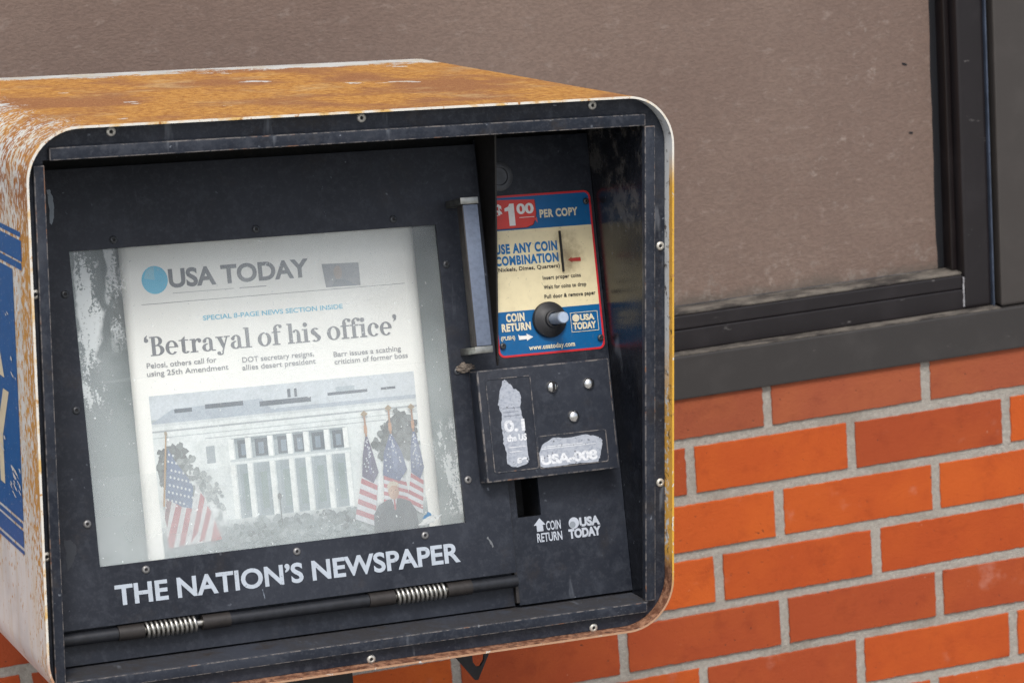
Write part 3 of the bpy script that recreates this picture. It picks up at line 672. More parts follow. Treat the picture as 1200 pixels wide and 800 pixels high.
# ---- lock cover box
bm = bmesh.new(); pbox(bm, 0.4135, 0.5445, 0.1412, 0.2412, 0.0085, 0.0262, 0.0014, 0, 1)
lock = part('lock_cover', bm, ['black', 'edge'], 40)
LN = 0.0262
for a in ((0.4208, 0.4650, 0.1490, 0.2330), (0.4640 + 0.0012, 0.5345, 0.1482, 0.1778)):
    b = bmesh.new(); prism(b, [rrect(*a, 0.0025, 4), rrect(a[0] + 0.0009, a[1] - 0.0009, a[2] + 0.0009, a[3] - 0.0009, 0.002, 4)], lambda u, v, w: PS(u, v, w), LN - 0.0003, LN + 0.0006)
    finish('sticker_border', b, 'edge', lock)
lst = [(0.4396, 0.2313), (0.4426, 0.2283), (0.4478, 0.2225), (0.4525, 0.2197), (0.4538, 0.2134), (0.4522, 0.2050), (0.4528, 0.1997), (0.4536, 0.1930), (0.4548, 0.1874), (0.4540, 0.1820), (0.4555, 0.178), (0.4558, 0.1581), (0.4537, 0.1544), (0.4451, 0.1523), (0.4380, 0.1535), (0.4347, 0.1564), (0.4343, 0.1679), (0.4325, 0.1750), (0.4331, 0.1802), (0.4320, 0.1900), (0.4336, 0.2), (0.4312, 0.2094), (0.4343, 0.2214), (0.4377, 0.2295)]
rst = [(0.4651, 0.151), (0.4655, 0.1617), (0.4707, 0.1704), (0.4813, 0.1747), (0.4960, 0.1736), (0.5136, 0.1745), (0.5254, 0.1718), (0.5302, 0.1682), (0.5280, 0.1600), (0.5258, 0.1524), (0.5227, 0.1481), (0.5050, 0.1500), (0.4887, 0.1494), (0.4716, 0.1487)]
def rough_poly(p, amp, sub=6, seed=1):
    rg = random.Random(seed); o = []
    for i in range(len(p)):
        a, b = p[i], p[(i + 1) % len(p)]
        for k in range(sub):
            t = k / sub; o.append((a[0] + (b[0] - a[0]) * t + rg.uniform(-amp, amp), a[1] + (b[1] - a[1]) * t + rg.uniform(-amp, amp)))
    return o
SIL = (0.36, 0.39, 0.44); SW = (0.66, 0.68, 0.70)
pr = Print(lambda u, v, h: PS(u, v, LN + h), 0.0002, 0.00003)
pr.poly(rough_poly(lst, 0.0005, 5, 2), SIL); pr.text('0.1', 0.4345, 0.1842, 0.4550, 0.0105, SW, 0.04); pr.text('the US', 0.4362, 0.1755, 0.4556, 0.0062, SW, 0.04)
for s, x0, x1 in ((0.205, 0.4345, 0.4520), (0.2015, 0.4345, 0.4500), (0.198, 0.4350, 0.4515)): pr.poly(rect(x0, x1, s, s + 0.0008), (0.24, 0.26, 0.30))
pr.text('se', 0.4440, 0.1555, 0.4545, 0.0070, SW, 0.05)
for s, x0, x1 in ((0.1700, 0.4370, 0.4545), (0.166, 0.4375, 0.4500)): pr.poly(rect(x0, x1, s, s + 0.0007), SW)
pr.build('torn_sticker', 'sticker', lock)
pr = Print(lambda u, v, h: PS(u, v, LN + h), 0.0002, 0.00003)
pr.poly(rough_poly(rst, 0.0004, 5, 3), SIL); pr.text('USA-008', 0.4672, 0.1515, 0.5235, 0.0088, SW, 0.05)
for s, x0, x1 in ((0.1655, 0.4690, 0.5230), (0.1672, 0.4720, 0.5100)): pr.poly(rect(x0, x1, s, s + 0.0007), (0.62, 0.64, 0.66))
pr.build('torn_sticker', 'sticker', lock)
for i, (x, s) in enumerate(((0.4853, 0.2205), (0.5217, 0.2202), (0.5036, 0.1922))):
    b = bmesh.new(); lathe(b, PS(x, s, LN), NRM, [(0.0056, 0), (0.0056, 0.0006), (0.0052, 0.0022), (0.0040, 0.0035), (0.0022, 0.0042), (0, 0.0044)], 24)
    kn = finish('lock_stud', b, 'chrome', lock, None, 60)
    if i == 0:
        b = bmesh.new(); pbox(b, x - 0.0013, x + 0.0013, s - 0.0046, s + 0.0046, LN + 0.0022, LN + 0.0048, 0.0002); finish('stud_slot', b, 'hole', kn)

# ---- door leaf
DN = 0.008
bm = bmesh.new(); prism(bm, [rect(0.0220, 0.4408, 0.0583, 0.4440), rect(0.0609, 0.3963, 0.1081, 0.3746)], lambda u, v, w: PS(u, v, w), 0.005, DN)
door = part('door', bm, 'black')
bm = bmesh.new(); pbox(bm, 0.0560, 0.4010, 0.1035, 0.3795, 0.0018, 0.0046); pane = finish('window_pane', bm, 'pane', door)
for x, s in ((0.1001, 0.3818), (0.2276, 0.3822), (0.356, 0.3821), (0.4022, 0.3385), (0.4027, 0.2426), (0.4025, 0.1455), (0.3561, 0.1011), (0.2358, 0.1009), (0.1002, 0.1013), (0.0536, 0.1452), (0.0537, 0.241), (0.0536, 0.3389)):
    rivet(door, PS(x, s, DN), NRM, 0.0034, 'rivetmid' if s < 0.15 else 'rivetblk')
pr = Print(lambda u, v, h: PS(u, v, DN + h), 0.0003, 0.00003)
pr.text("THE NATION\u2019S NEWSPAPER", 0.0715, 0.0740, 0.3878, 0.0172, (0.40, 0.45, 0.51), 0.028)
pr.build('slogan_lettering', 'white_ink', door)
for amp, col, pts in ((0.0007, (0.25, 0.29, 0.33), [(0.0470, 0.428), (0.0500, 0.427), (0.0515, 0.418), (0.0508, 0.405), (0.0480, 0.398), (0.0470, 0.400)]),
                      (0.0010, (0.030, 0.034, 0.042), [(0.0330, 0.135), (0.0400, 0.132), (0.0425, 0.126), (0.0390, 0.116), (0.0330, 0.108)]),
                      (0.0006, (0.13, 0.14, 0.15), [(0.4150, 0.092), (0.4165, 0.0935), (0.4210, 0.084), (0.4195, 0.083)]),
                      (0.0003, (0.15, 0.18, 0.22), [(0.2010, 0.0722), (0.2018, 0.0722), (0.2030, 0.064), (0.2022, 0.064)])):
    pr = Print(lambda u, v, h: PS(u, v, DN + h), 0.0002, 0.00003); pr.poly(rough_poly(pts, amp, 5, 4), col); pr.build('scuff', 'white_ink', door)
from mathutils import noise as mnz
bm = bmesh.new(); bmesh.ops.create_icosphere(bm, subdivisions=4, radius=1)
for v in bm.verts:
    c = v.co.copy(); k = 1 + 0.45 * mnz.noise(c * 2.2) + 0.2 * mnz.noise(c * 6)
    v.co = PS(0.4100 + c.x * 0.0085 * k, 0.2450 + c.z * 0.0042 * k, 0.0080 + c.y * -0.0055 * k)
MAT['rustlump'] = mat_simple('grey_brown_rust', (0.17, 0.14, 0.115), 0.85, 0, 0.8, 260, 0.9)
finish('rust_clump', bm, 'rustlump', door)
# pull handle standing off the door
bm = bmesh.new()
pbox(bm, 0.4085, 0.4240, 0.2625, 0.3880, 0.0300, 0.0420, 0.0012)
for f_ in bm.faces:
    if f_.calc_center_median().x < 0.41: f_.material_index = 1
handle = finish('handle', bm, ['bluegrip', 'gripside'], door, None, 40)
for s0, s1 in ((0.3883, 0.3945), (0.2560, 0.2622)):
    b = bmesh.new(); pbox(b, 0.4072, 0.4245, s0, s1, DN + 0.0003, 0.0430, 0.0009); finish('handle_bracket', b, 'worn', handle, None, 40)
# display tray behind the door window
bm = bmesh.new(); pbox(bm, 0.0400, 0.4300, 0.0900, 0.4000, -0.0660, -0.0640); pbox(bm, 0.0400, 0.4300, 0.0900, 0.0920, -0.0635, -0.0010); pbox(bm, 0.0380, 0.0398, 0.0900, 0.4000, -0.0660, -0.0010); pbox(bm, 0.4302, 0.4320, 0.0900, 0.4000, -0.0660, -0.0010)
pbox(bm, 0.0400, 0.4300, 0.3950, 0.3970, -0.0635, -0.0010)  # top plate added to shade the upper part of the page
finish('display_tray', bm, 'inside', door)
bm = bmesh.new(); pbox(bm, 0.0420, 0.4280, 0.0925, 0.1812, -0.0262, -0.0256); finish('lower_clear_sheet', bm, 'clear', door)  # mostly clear, faintly grey sheet across the lower part of the page
# little pieces of torn label left on the pane
pr = Print(lambda u, v, h: PS(u, v, 0.0047 + h), 0.0002, 0.00004)
pr.poly(rough_poly([(0.352, 0.1100), (0.362, 0.1105), (0.372, 0.114), (0.376, 0.1175), (0.366, 0.1180), (0.357, 0.1145)], 0.0006, 5, 8), (0.50, 0.53, 0.52))
pr.poly(rough_poly([(0.354, 0.1148), (0.361, 0.1165), (0.366, 0.1185), (0.3625, 0.1215), (0.360, 0.1185)], 0.0005, 4, 9), (0.10, 0.22, 0.36))
pr.build('sticker_scrap', 'sticker', pane)

# ---- spring hinge along the bottom of the door
S0, NN = 0.0505, 0.0045
bm = bmesh.new(); tube(bm, [PS(0.0180, S0, NN), PS(0.4412, S0, NN)], 0.0030, 14)
pin = part('hinge_pin', bm, 'steel', 40)
for a, b_ in ((0.0182, 0.0712), (0.1705, 0.2980), (0.3965, 0.4411)):
    b = bmesh.new(); tube(b, [PS(a, S0, NN), PS(b_, S0, NN)], 0.0056, 18); finish('hinge_barrel', b, 'rod', pin, None, 40)
for a, b_ in ((0.0714, 0.0937), (0.1456, 0.1702), (0.2982, 0.3222), (0.3726, 0.3962)):
    b = bmesh.new(); tube(b, [PS(a, S0, NN), PS(b_, S0, NN)], 0.0066, 18); finish('hinge_collar', b, 'collar', pin, None, 40)
for a, b_ in ((0.0958, 0.1395), (0.3245, 0.3700)):
    b = bmesh.new(); turns = 10.5; pts = []
    for i in range(int(turns * 22) + 1):
        t = i / (turns * 22); an = 2 * pi * turns * t
        pts.append(PS(a + (b_ - a) * t, S0 + 0.0062 * cos(an), NN + 0.0062 * sin(an)))
    tube(b, pts, 0.00155, 8); finish('spring', b, 'steel', pin, None, 60)

# ---- stand under the box, hanging bracket
bm = bmesh.new()
c = MB @ Vector((0.284, 0.250, 0)); ztop = c.z + 0.004
box(bm, c.x - 0.058, c.x + 0.058, c.y - 0.058, c.y + 0.058, 0.013, ztop, bev=0.006); post = wpart('post', bm, 'post', root)
bm = bmesh.new(); box(bm, c.x - 0.19, c.x + 0.19, c.y - 0.16, c.y + 0.16, 0.001, 0.0125, bev=0.002); base_o = wpart('base_plate', bm, 'post', root)
for sx in (-1, 1):
    for sy in (-1, 1):
        b = bmesh.new(); lathe(b, (c.x + sx * 0.15, c.y + sy * 0.12, 0.0125), (0, 0, 1), [(0.013, 0), (0.013, 0.008), (0.010, 0.010), (0, 0.0105)], 6); finish('anchor_bolt', b, 'steel', base_o)
bm = bmesh.new()
prism(bm, [[(0.383, -0.0003), (0.4342, -0.0640), (0.4372, -0.0640), (0.467, -0.0003), (0.4480, -0.0003), (0.4430, -0.046), (0.4395, -0.0515), (0.4355, -0.0515), (0.4318, -0.046), (0.428, -0.0003)]], lambda u, v, w: Vector((u, w, v)), 0.119, 0.122)
part('hanging_bracket', bm, 'post')

# ================================================================== NEWSPAPER (rests in the tray)
QN = -0.030
pc = MB @ PS(0.255, 0.0925, -0.04)
news = thing('newspaper', pc, 'folded newspaper on display behind the hazy window, front page with large photo', 'newspaper')
MN = Matrix.Translation(-Vector(pc)) @ MB
bm = bmesh.new()
prof = [(0.1225, -0.0300), (0.1190, -0.0312), (0.1166, -0.0340), (0.1160, -0.0372), (0.1175, -0.0405), (0.1215, -0.0420), (0.386, -0.0470), (0.3925, -0.0440), (0.3925, -0.0405), (0.3900, -0.0360), (0.3855, -0.0325), (0.3800, -0.0306), (0.3765, -0.0300)]
prism(bm, [prof], lambda u, v, w: PS(u, w, v), 0.0930, 0.3840)
sheet = finish('folded_sheets', bm, 'paper', news, MN, 35)
pr = Print(lambda u, v, h: PS(u, v, QN + h), 0.0002, 0.000005)
CY = (0.08, 0.46, 0.68); TX = (0.13, 0.14, 0.16); TG = (0.26, 0.26, 0.27)
pr.poly(ell(0.1440, 0.3470, 0.0118, 0.0122), CY); pr.poly([(0.1440, 0.3470), (0.1345, 0.3490), (0.1370, 0.3560), (0.1440, 0.3592)], (0.20, 0.50, 0.64))
pr.text('USA TODAY', 0.1565, 0.3390, 0.2860, 0.0165, TX, 0.035)
pr.poly(rect(0.1590, 0.2150, 0.3340, 0.3346), (0.45, 0.45, 0.45)); pr.poly(rect(0.2200, 0.2450, 0.3338, 0.3346), (0.33, 0.33, 0.34))
pr.poly(rect(0.1300, 0.3760, 0.3262, 0.3267), TG)
# small picture beside the title
pr.poly([(0.2985, 0.3495), (0.3335, 0.3485), (0.3335, 0.3240 + 0.004), (0.3005, 0.3285)], (0.28, 0.29, 0.31)); pr.poly(ell(0.313, 0.341, 0.004, 0.006), (0.36, 0.30, 0.27)); pr.poly([(0.3060, 0.3285), (0.3100, 0.3350), (0.3190, 0.3345), (0.3300, 0.3285)], (0.20, 0.22, 0.25))
pr.text('SPECIAL 8-PAGE NEWS SECTION INSIDE', 0.1840, 0.3085, 0.3144, 0.0042, (0.12, 0.45, 0.62), 0.025)
# serif headline, letter by letter
def ringp(cx, cy, rx, ry, ts, tt, a0, a1, seg=26):
    o = []; i_ = []
    for k in range(seg + 1):
        a = R(a0 + (a1 - a0) * k / seg); o.append((cx + rx * cos(a), cy + ry * sin(a))); i_.append((cx + (rx - ts) * cos(a), cy + (ry - tt) * sin(a)))
    return o + i_[::-1]
def bx(x0, x1, y0, y1): return [(x0, y0), (x1, y0), (x1, y1), (x0, y1)]
ST, HL = 0.27, 0.085
def serif_base(x, w=0.50): return [bx(x - w / 2, x + w / 2, 0, HL)]
def G(ch):
    if ch == 'B': return [bx(0.12, 0.12 + ST, 0, 1.42), bx(0, 0.5, 0, HL), bx(0, 0.5, 1.42 - HL, 1.42), ringp(0.48, 1.075, 0.42, 0.345, 0.27, HL, -90, 90), ringp(0.50, 0.395, 0.50, 0.395, 0.29, HL, -90, 90), bx(0.3, 0.5, 0.70, 0.79)], 1.08
    if ch == 'e': return [ringp(0.46, 0.5, 0.46, 0.52, 0.26, HL, 8, 318), bx(0.20, 0.90, 0.50, 0.58), [(0.72, 0.5), (0.92, 0.5), (0.90, 0.66), (0.68, 0.70)]], 0.98
    if ch == 't': return [bx(0.18, 0.18 + ST, 0.18, 1.05), [(0.18, 1.0), (0.45, 1.0), (0.45, 1.28)], bx(0.0, 0.68, 0.92, 1.0), ringp(0.46, 0.20, 0.28, 0.22, 0.24, HL, 180, 340)], 0.78
    if ch == 'r': return [bx(0.14, 0.14 + ST, 0, 1.0), bx(0, 0.56, 0, HL), bx(0, 0.3, 0.92, 1.0), ringp(0.62, 0.62, 0.30, 0.40, 0.1, 0.12, 60, 170), ell(0.70, 0.84, 0.14, 0.15, 14)], 0.86
    if ch == 'a': return [bx(0.52, 0.52 + ST - 0.02, 0.06, 0.75), ringp(0.43, 0.70, 0.34, 0.32, 0.24, HL, 0, 150), ell(0.20, 0.76, 0.14, 0.13, 14), ringp(0.38, 0.28, 0.38, 0.30, 0.26, HL, 80, 330), bx(0.7, 0.98, 0.0, HL)], 1.0
    if ch == 'y': return [[(0.10, 1.0), (0.42, 1.0), (0.66, 0.32), (0.52, 0.0)], [(0.80, 1.0), (0.90, 1.0), (0.50, -0.18), (0.40, -0.14)], bx(0, 0.54, 0.92, 1.0), bx(0.62, 1.06, 0.92, 1.0), ringp(0.30, -0.20, 0.22, 0.18, 0.1, 0.1, 200, 380), ell(0.18, -0.22, 0.14, 0.13, 14)], 1.06
    if ch == 'l': return [bx(0.13, 0.13 + ST, 0, 1.5), bx(0, 0.54, 0, HL), bx(0, 0.3, 1.42, 1.5)], 0.58
    if ch == 'o': return [ringp(0.5, 0.5, 0.5, 0.52, 0.28, HL, 0, 360)], 1.06
    if ch == 'f': return [bx(0.15, 0.15 + ST, 0, 1.25), bx(0, 0.58, 0, HL), bx(0, 0.66, 0.92, 1.0), ringp(0.48, 1.20, 0.33, 0.32, 0.22, HL, 40, 180), ell(0.66, 1.36, 0.13, 0.13, 14)], 0.70
    if ch == 'h': return [bx(0.13, 0.13 + ST, 0, 1.5), bx(0, 0.52, 0, HL), bx(0, 0.3, 1.42, 1.5), ringp(0.66, 0.64, 0.30, 0.38, 0.22, HL, 0, 150), bx(0.70, 0.70 + ST, 0, 0.66), bx(0.58, 1.08, 0, HL)], 1.12
    if ch == 'i': return [bx(0.13, 0.13 + ST, 0, 1.0), bx(0, 0.54, 0, HL), bx(0, 0.3, 0.92, 1.0), ell(0.26, 1.32, 0.17, 0.17, 16)], 0.60
    if ch == 's': return [ringp(0.38, 0.74, 0.34, 0.28, 0.22, HL, 40, 250), ringp(0.38, 0.27, 0.38, 0.29, 0.24, HL, -140, 80), [(0.08, 0.74), (0.30, 0.86), (0.74, 0.34), (0.52, 0.16)]], 0.82
    if ch == 'c': return [ringp(0.46, 0.5, 0.46, 0.52, 0.27, HL, 45, 318), ell(0.72, 0.72, 0.15, 0.15, 14)], 0.94
    if ch in '\u2018\u2019':
        s_ = 1 if ch == '\u2018' else -1; y = 1.16 if s_ > 0 else 1.36
        return [ell(0.2, y, 0.16, 0.16, 14), [(0.2 - s_ * 0.16, y), (0.2 - s_ * 0.12, y + s_ * 0.24), (0.2 + s_ * 0.12, y + s_ * 0.40), (0.2 + s_ * 0.02, y + s_ * 0.12)]], 0.44
    return [], 0.42
line = '\u2018Betrayal of his office\u2019'
gl_ = [G(ch) for ch in line]; tot = sum(g[1] for g in gl_); hx0, hx1 = 0.1284, 0.3655; kx = (hx1 - hx0) / tot; kz = 0.0118; cur = 0
for (polys, adv) in gl_:
    for p in polys: pr.poly([(hx0 + (cur + a) * kx, 0.2815 + b * kz) for a, b in p], (0.14, 0.145, 0.16))
    cur += adv
for t, x0, z, x1 in (('Pelosi, others call for', 0.1292, 0.2712, 0.1925), ('using 25th Amendment', 0.1287, 0.2640, 0.2027), ('DOT secretary resigns,', 0.2159, 0.2688, 0.2828), ('allies desert president', 0.2153, 0.2620, 0.2837), ('Barr issues a scathing', 0.3012, 0.2662, 0.3659), ('criticism of former boss', 0.3014, 0.2596, 0.3718)):
    pr.text(t, x0, z, x1, 0.0046, TG, 0.012)
pr.build('front_page_print', 'print', sheet)

# ---- the large news photo: white columned house, flags, speaker at a lectern
pr = Print(lambda u, v, h: PS(u, v, QN + h), 0.0002, 0.000004)
px0, px1, ps0, ps1 = 0.1285, 0.3760, 0.1000, 0.2470
pr.poly(rect(px0, px1, ps0, ps1), (0.60, 0.64, 0.68))
WHf = (0.74, 0.77, 0.76); WHd = (0.46, 0.50, 0.51); RO = (0.08, 0.10, 0.13); WIN = (0.08, 0.10, 0.12); DK = (0.075, 0.085, 0.085)
pr.poly(rect(px0, px1, ps0, 0.2240), WHf)
pr.poly(rect(px0, px1, 0.2235, 0.2262), WHd)
pr.poly([(0.1290, 0.2235), (0.1480, 0.2340), (0.2300, 0.2360), (0.2380, 0.2262), (0.3755, 0.2262), (0.3755, 0.2225), (0.1290, 0.2225)], (0.40, 0.45, 0.51))
pr.poly([(0.1290, 0.2225), (0.3755, 0.2225), (0.3755, 0.2200), (0.1290, 0.2200)], (0.62, 0.65, 0.66))
for a in ((0.150, 0.166, 0.2305, 0.2340), (0.178, 0.213, 0.2315, 0.2355), (0.228, 0.276, 0.2290, 0.2335), (0.292, 0.330, 0.2325, 0.2352), (0.343, 0.357, 0.2330, 0.2352), (0.300, 0.318, 0.2352, 0.2395)): pr.poly(rect(*a), RO if a[3] < 0.236 else (0.40, 0.46, 0.50))
pr.poly(rect(0.2545, 0.2575, 0.2345, 0.2420), RO); pr.poly(rect(0.2610, 0.2635, 0.2345, 0.2420), RO)
pr.poly(rect(px0, 0.3760, 0.2150, 0.2166), (0.38, 0.41, 0.42)); pr.poly(rect(0.175, 0.345, 0.2055, 0.2064), (0.42, 0.45, 0.46)); pr.poly(rect(px0, 0.3760, 0.2100, 0.2108), WHd)
pr.poly(rect(0.1655, 0.3300, 0.1050, 0.2045), (0.70, 0.73, 0.72)); pr.poly(rect(0.1985, 0.3055, 0.1080, 0.2025), (0.33, 0.38, 0.40)); pr.poly(rect(0.1985, 0.3055, 0.1985, 0.2035), (0.22, 0.26, 0.28))
for x in (0.2040, 0.2200, 0.2410, 0.2560, 0.2730, 0.2925): pr.poly(rect(x, x + 0.0115, 0.186, 0.2015), WIN); pr.poly(rect(x + 0.0030, x + 0.0080, 0.188, 0.198), (0.20, 0.25, 0.30)); pr.poly(rect(x, x + 0.0115, 0.134, 0.180), (0.25, 0.30, 0.32)); pr.poly(rect(x + 0.0025, x + 0.0085, 0.140, 0.172), (0.19, 0.25, 0.24))
pr.poly(rect(0.1750, 0.1830, 0.184, 0.199), (0.30, 0.34, 0.36))
for x in (0.1985, 0.2140, 0.2345, 0.2525, 0.2680, 0.2875, 0.3055): pr.poly(rect(x - 0.0028, x + 0.0028, 0.1080, 0.2030), (0.84, 0.85, 0.82)); pr.poly(rect(x + 0.0016, x + 0.0028, 0.1080, 0.2030), (0.62, 0.65, 0.65)); pr.poly(rect(x - 0.0044, x + 0.0044, 0.1080, 0.1210), (0.74, 0.76, 0.74))
pr.poly(rect(0.196, 0.309, 0.1805, 0.1830), (0.70, 0.73, 0.72)); pr.poly(rect(0.196, 0.309, 0.1830, 0.1850), (0.50, 0.54, 0.55))
def blob(cx, cz, rx, rz, col, seed, k=26):
    rg = random.Random(seed); pr.poly([(cx + rx * (0.78 + 0.36 * rg.random()) * cos(2 * pi * i / k), cz + rz * (0.78 + 0.36 * rg.random()) * sin(2 * pi * i / k)) for i in range(k)], col)
def clip(x): return max(px0, min(px1, x))
def foliage(cx, cz, rx, rz, k, c0, c1, seed, sz=0.0034):
    rg = random.Random(seed)
    for _ in range(int(k * 0.55)):
        a = rg.uniform(0, 2 * pi); r_ = rg.random() ** 0.5; x, z = cx + rx * r_ * cos(a), cz + rz * r_ * sin(a)
        t = rg.random(); q_ = sz * rg.uniform(0.5, 1.3)
        x = max(px0 + q_, min(px1 - q_, x)); z = max(ps0 + q_, z)
        pr.poly([(x + q_ * rg.uniform(0.5, 1.1) * cos(2 * pi * i / 7), z + q_ * rg.uniform(0.5, 1.1) * sin(2 * pi * i / 7)) for i in range(7)], tuple(p + (q2 - p) * t for p, q2 in zip(c0, c1)))
pr.poly(ell(0.1430, 0.182, 0.0130, 0.021, 18), (0.06, 0.07, 0.07)); pr.poly(ell(0.3560, 0.190, 0.0170, 0.019, 18), (0.05, 0.06, 0.065))
D0, D1 = (0.030, 0.040, 0.040), (0.15, 0.175, 0.17)
foliage(0.1440, 0.1830, 0.0150, 0.0235, 120, D0, D1, 1); foliage(0.1580, 0.1750, 0.0150, 0.0170, 80, (0.10, 0.12, 0.12), (0.30, 0.33, 0.32), 2); foliage(0.1720, 0.150, 0.0150, 0.0220, 80, (0.20, 0.23, 0.23), (0.44, 0.47, 0.46), 12)
foliage(0.3560, 0.1900, 0.0190, 0.0200, 170, (0.035, 0.045, 0.048), (0.16, 0.18, 0.18), 3); foliage(0.3580, 0.2060, 0.0065, 0.0095, 40, (0.04, 0.05, 0.05), (0.15, 0.17, 0.17), 6); foliage(0.3400, 0.183, 0.0110, 0.0120, 50, (0.06, 0.07, 0.07), (0.20, 0.22, 0.22), 4)
pr.poly(rect(px0, px1, ps0, 0.1230), (0.24, 0.28, 0.285))
for i in range(17): pr.poly(rect(px0, px1, 0.1230 + i * 0.0006, 0.1237 + i * 0.0006), tuple(0.24 + 0.02 * i + k for k in (0.0, 0.035, 0.035)))
foliage(0.2100, 0.124, 0.050, 0.0075, 160, (0.09, 0.115, 0.12), (0.30, 0.34, 0.34), 21); foliage(0.2850, 0.124, 0.040, 0.0085, 150, (0.08, 0.10, 0.105), (0.26, 0.30, 0.30), 22); foliage(0.250, 0.113, 0.10, 0.0060, 160, (0.16, 0.20, 0.20), (0.34, 0.38, 0.38), 23)
pr.poly(rect(0.2370, 0.2377, 0.124, 0.147), DK); pr.poly(ell(0.2373, 0.149, 0.0020, 0.0030, 10), DK)
# left flag
def fz(p): return (0.1262 + (p[0] - 95) / 752 * 0.106 + (p[1] - 420) * 0.000008, 0.2325 - p[1] / 800 * 0.1245 - (p[0] - 400) * 0.0000105)
pr.poly([fz(p) for p in ((145, 495), (300, 555), (352, 415), (398, 510), (440, 620), (466, 735), (120, 775), (122, 600))], (0.58, 0.58, 0.58))
for a, b, c_, d in (((150, 500), (180, 508), (128, 640), (122, 600)), ((205, 525), (240, 540), (150, 770), (122, 770), (122, 700)), ((275, 560), (302, 560), (215, 760), (185, 765)), ((365, 490), (392, 500), (310, 700), (270, 740)), ((400, 560), (425, 600), (340, 752), (300, 756)), ((440, 640), (462, 730), (400, 742), (410, 720))) if False else ():
    pass
for st in ([(150, 500), (182, 510), (128, 660), (122, 600)], [(208, 525), (242, 540), (150, 770), (122, 772), (122, 720)], [(268, 552), (304, 556), (222, 758), (186, 764)], [(372, 470), (394, 502), (318, 690), (262, 752)], [(404, 545), (424, 580), (352, 735), (318, 745)], [(436, 628), (466, 735), (392, 745)]):
    pr.poly([fz(p) for p in st], (0.40, 0.115, 0.12) if st[0][0] > 200 else (0.24, 0.13, 0.13))
pr.poly([fz(p) for p in ((205, 215), (240, 290), (318, 400), (330, 440), (302, 556), (240, 545), (145, 495))], (0.075, 0.125, 0.24))
for i in range(8):
    for j in range(7):
        u, v = 160 + i * 24 + (12 if j % 2 else 0), 240 + j * 44 + i * 6
        lo = 205 - (v - 215) * 0.21; hi = 212 + (v - 215) * 0.56
        if lo + 6 < u < min(hi, 326) - 4 and v < 530: pr.poly([fz(p) for p in ell(u, v, 6.5, 7.5, 8)], (0.62, 0.64, 0.66))
pr.poly([fz(p) for p in ((203, 130), (212, 132), (134, 540), (122, 540))], (0.40, 0.22, 0.07)); pr.poly([fz(p) for p in ell(206, 135, 10, 14, 10)], (0.32, 0.25, 0.15))
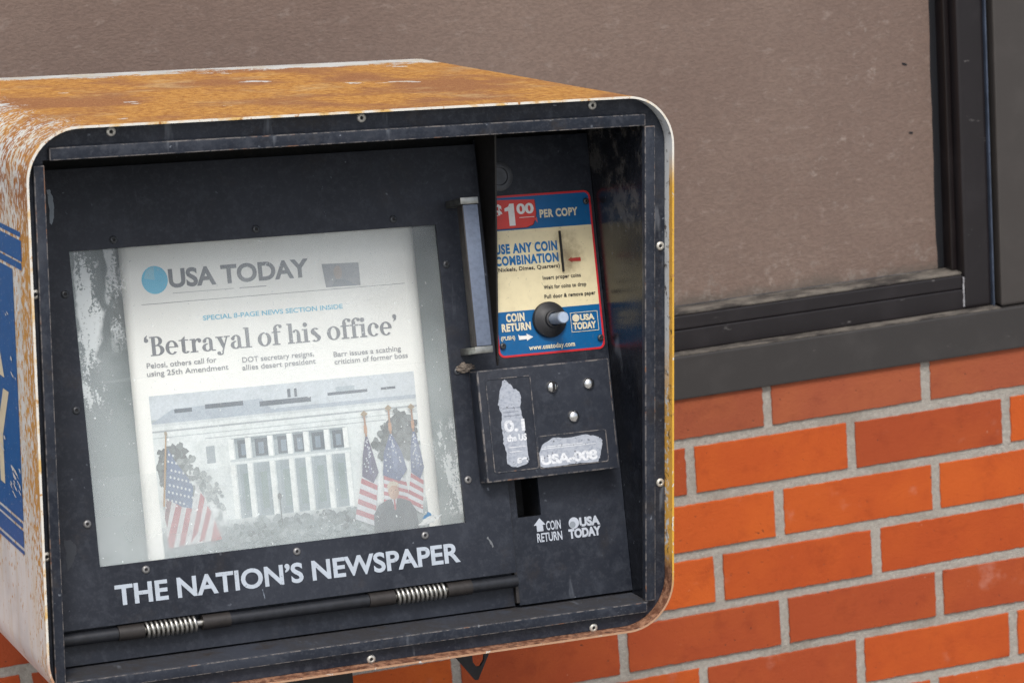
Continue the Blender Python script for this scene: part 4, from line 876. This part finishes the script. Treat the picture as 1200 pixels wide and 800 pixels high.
# three flags behind the speaker
for fx, zt, zc, zs, hw0, hw1, sl in ((0.3235, 0.2140, 0.1570, 0.1170, 0.0050, 0.0085, -0.0090), (0.3470, 0.2170, 0.1560, 0.1250, 0.0085, 0.0125, 0.0), (0.3690, 0.2160, 0.1560, 0.1230, 0.0048, 0.0068, -0.0060)):
    ztp = 0.190
    pr.poly(rect(fx - 0.0009, fx + 0.0009, ztp, zt - 0.002), (0.34, 0.16, 0.07)); pr.poly(rect(fx - 0.0016, fx + 0.0014, 0.196, 0.203), (0.46, 0.22, 0.10)); pr.poly([(fx - 0.0036, zt - 0.001), (fx, zt - 0.0035), (fx + 0.0036, zt - 0.001), (fx, zt + 0.0022)], (0.30, 0.20, 0.09))
    for i in range(9):
        t0, t1 = i / 9, (i + 1) / 9; w_ = lambda t: hw1 * (0.82 + 0.25 * t)
        z0, z1 = zc - (zc - zs) * t0, zc - (zc - zs) * t1; xa, xb = fx + sl * t0, fx + sl * t1
        pr.poly([(max(px0, xa - w_(t0)), z0 + 0.004), (min(px1, xa + w_(t0)), z0 - 0.004), (min(px1, xb + w_(t1)), z1 - 0.004), (max(px0, xb - w_(t1)), z1 + 0.004)], (0.40, 0.095, 0.11) if i % 2 else (0.56, 0.57, 0.60))
    pr.poly([(fx - 0.0010, ztp + 0.003), (fx + 0.0010, ztp + 0.003), (fx + hw0, 0.177), (min(px1, fx + hw1), 0.160), (fx + hw1 * 0.3, zc - 0.006), (fx - hw1 * 0.9, zc + 0.001), (fx - hw0, 0.177)], (0.055, 0.085, 0.20) if fx > 0.33 else (0.06, 0.045, 0.11))
    pr.poly([(fx - 0.0004, ztp), (fx + 0.0008, ztp), (fx + hw0 * 0.5, 0.174), (fx + hw0 * 0.35, 0.158), (fx - 0.0005, 0.160)], (0.12, 0.16, 0.30) if fx > 0.33 else (0.10, 0.09, 0.19))
    for i in range(20):
        rg = random.Random(int(fx * 1e5) + i); t = (i + rg.random()) / 20; hw = 0.0008 + t * (hw1 - 0.0030)
        pr.poly(ell(fx + rg.uniform(-hw, hw), 0.191 - t * 0.031, 0.0007, 0.0008, 8), (0.58, 0.60, 0.64))
pr.poly([(0.3220, 0.1040), (0.3235, 0.1230), (0.3290, 0.1310), (0.3380, 0.1350), (0.3500, 0.1350), (0.3590, 0.1315), (0.3640, 0.1230), (0.3660, 0.1040)], (0.065, 0.080, 0.095))
pr.poly([(0.3240, 0.1040), (0.3270, 0.1200), (0.3340, 0.1270), (0.3380, 0.1040)], (0.045, 0.055, 0.07)); pr.poly([(0.3500, 0.1040), (0.3530, 0.1250), (0.3590, 0.1230), (0.3630, 0.1040)], (0.085, 0.10, 0.115))
pr.poly([(0.3415, 0.1355), (0.3442, 0.1260), (0.3470, 0.1355)], (0.50, 0.50, 0.53)); pr.poly([(0.3434, 0.1345), (0.3450, 0.1345), (0.3452, 0.1262), (0.3442, 0.1245), (0.3433, 0.1262)], (0.38, 0.09, 0.10))
pr.poly(ell(0.3442, 0.1415, 0.0052, 0.0070, 20), (0.46, 0.27, 0.18)); pr.poly(ell(0.3430, 0.1400, 0.0030, 0.0048, 16), (0.52, 0.33, 0.23)); pr.poly([(0.3388, 0.1430), (0.3385, 0.1470), (0.3410, 0.1500), (0.3450, 0.1508), (0.3490, 0.1490), (0.3502, 0.1440), (0.3485, 0.1462), (0.3430, 0.1470)], (0.54, 0.46, 0.35))
for ex in (0.3422, 0.3460): pr.poly(ell(ex, 0.1425, 0.0009, 0.0005, 8), (0.22, 0.13, 0.10))
pr.poly(rect(0.3428, 0.3454, 0.1377, 0.1382), (0.32, 0.14, 0.11)); pr.poly(rect(0.3437, 0.3445, 0.1392, 0.1420), (0.40, 0.22, 0.15))
pr.build('news_photo', 'photo', sheet)
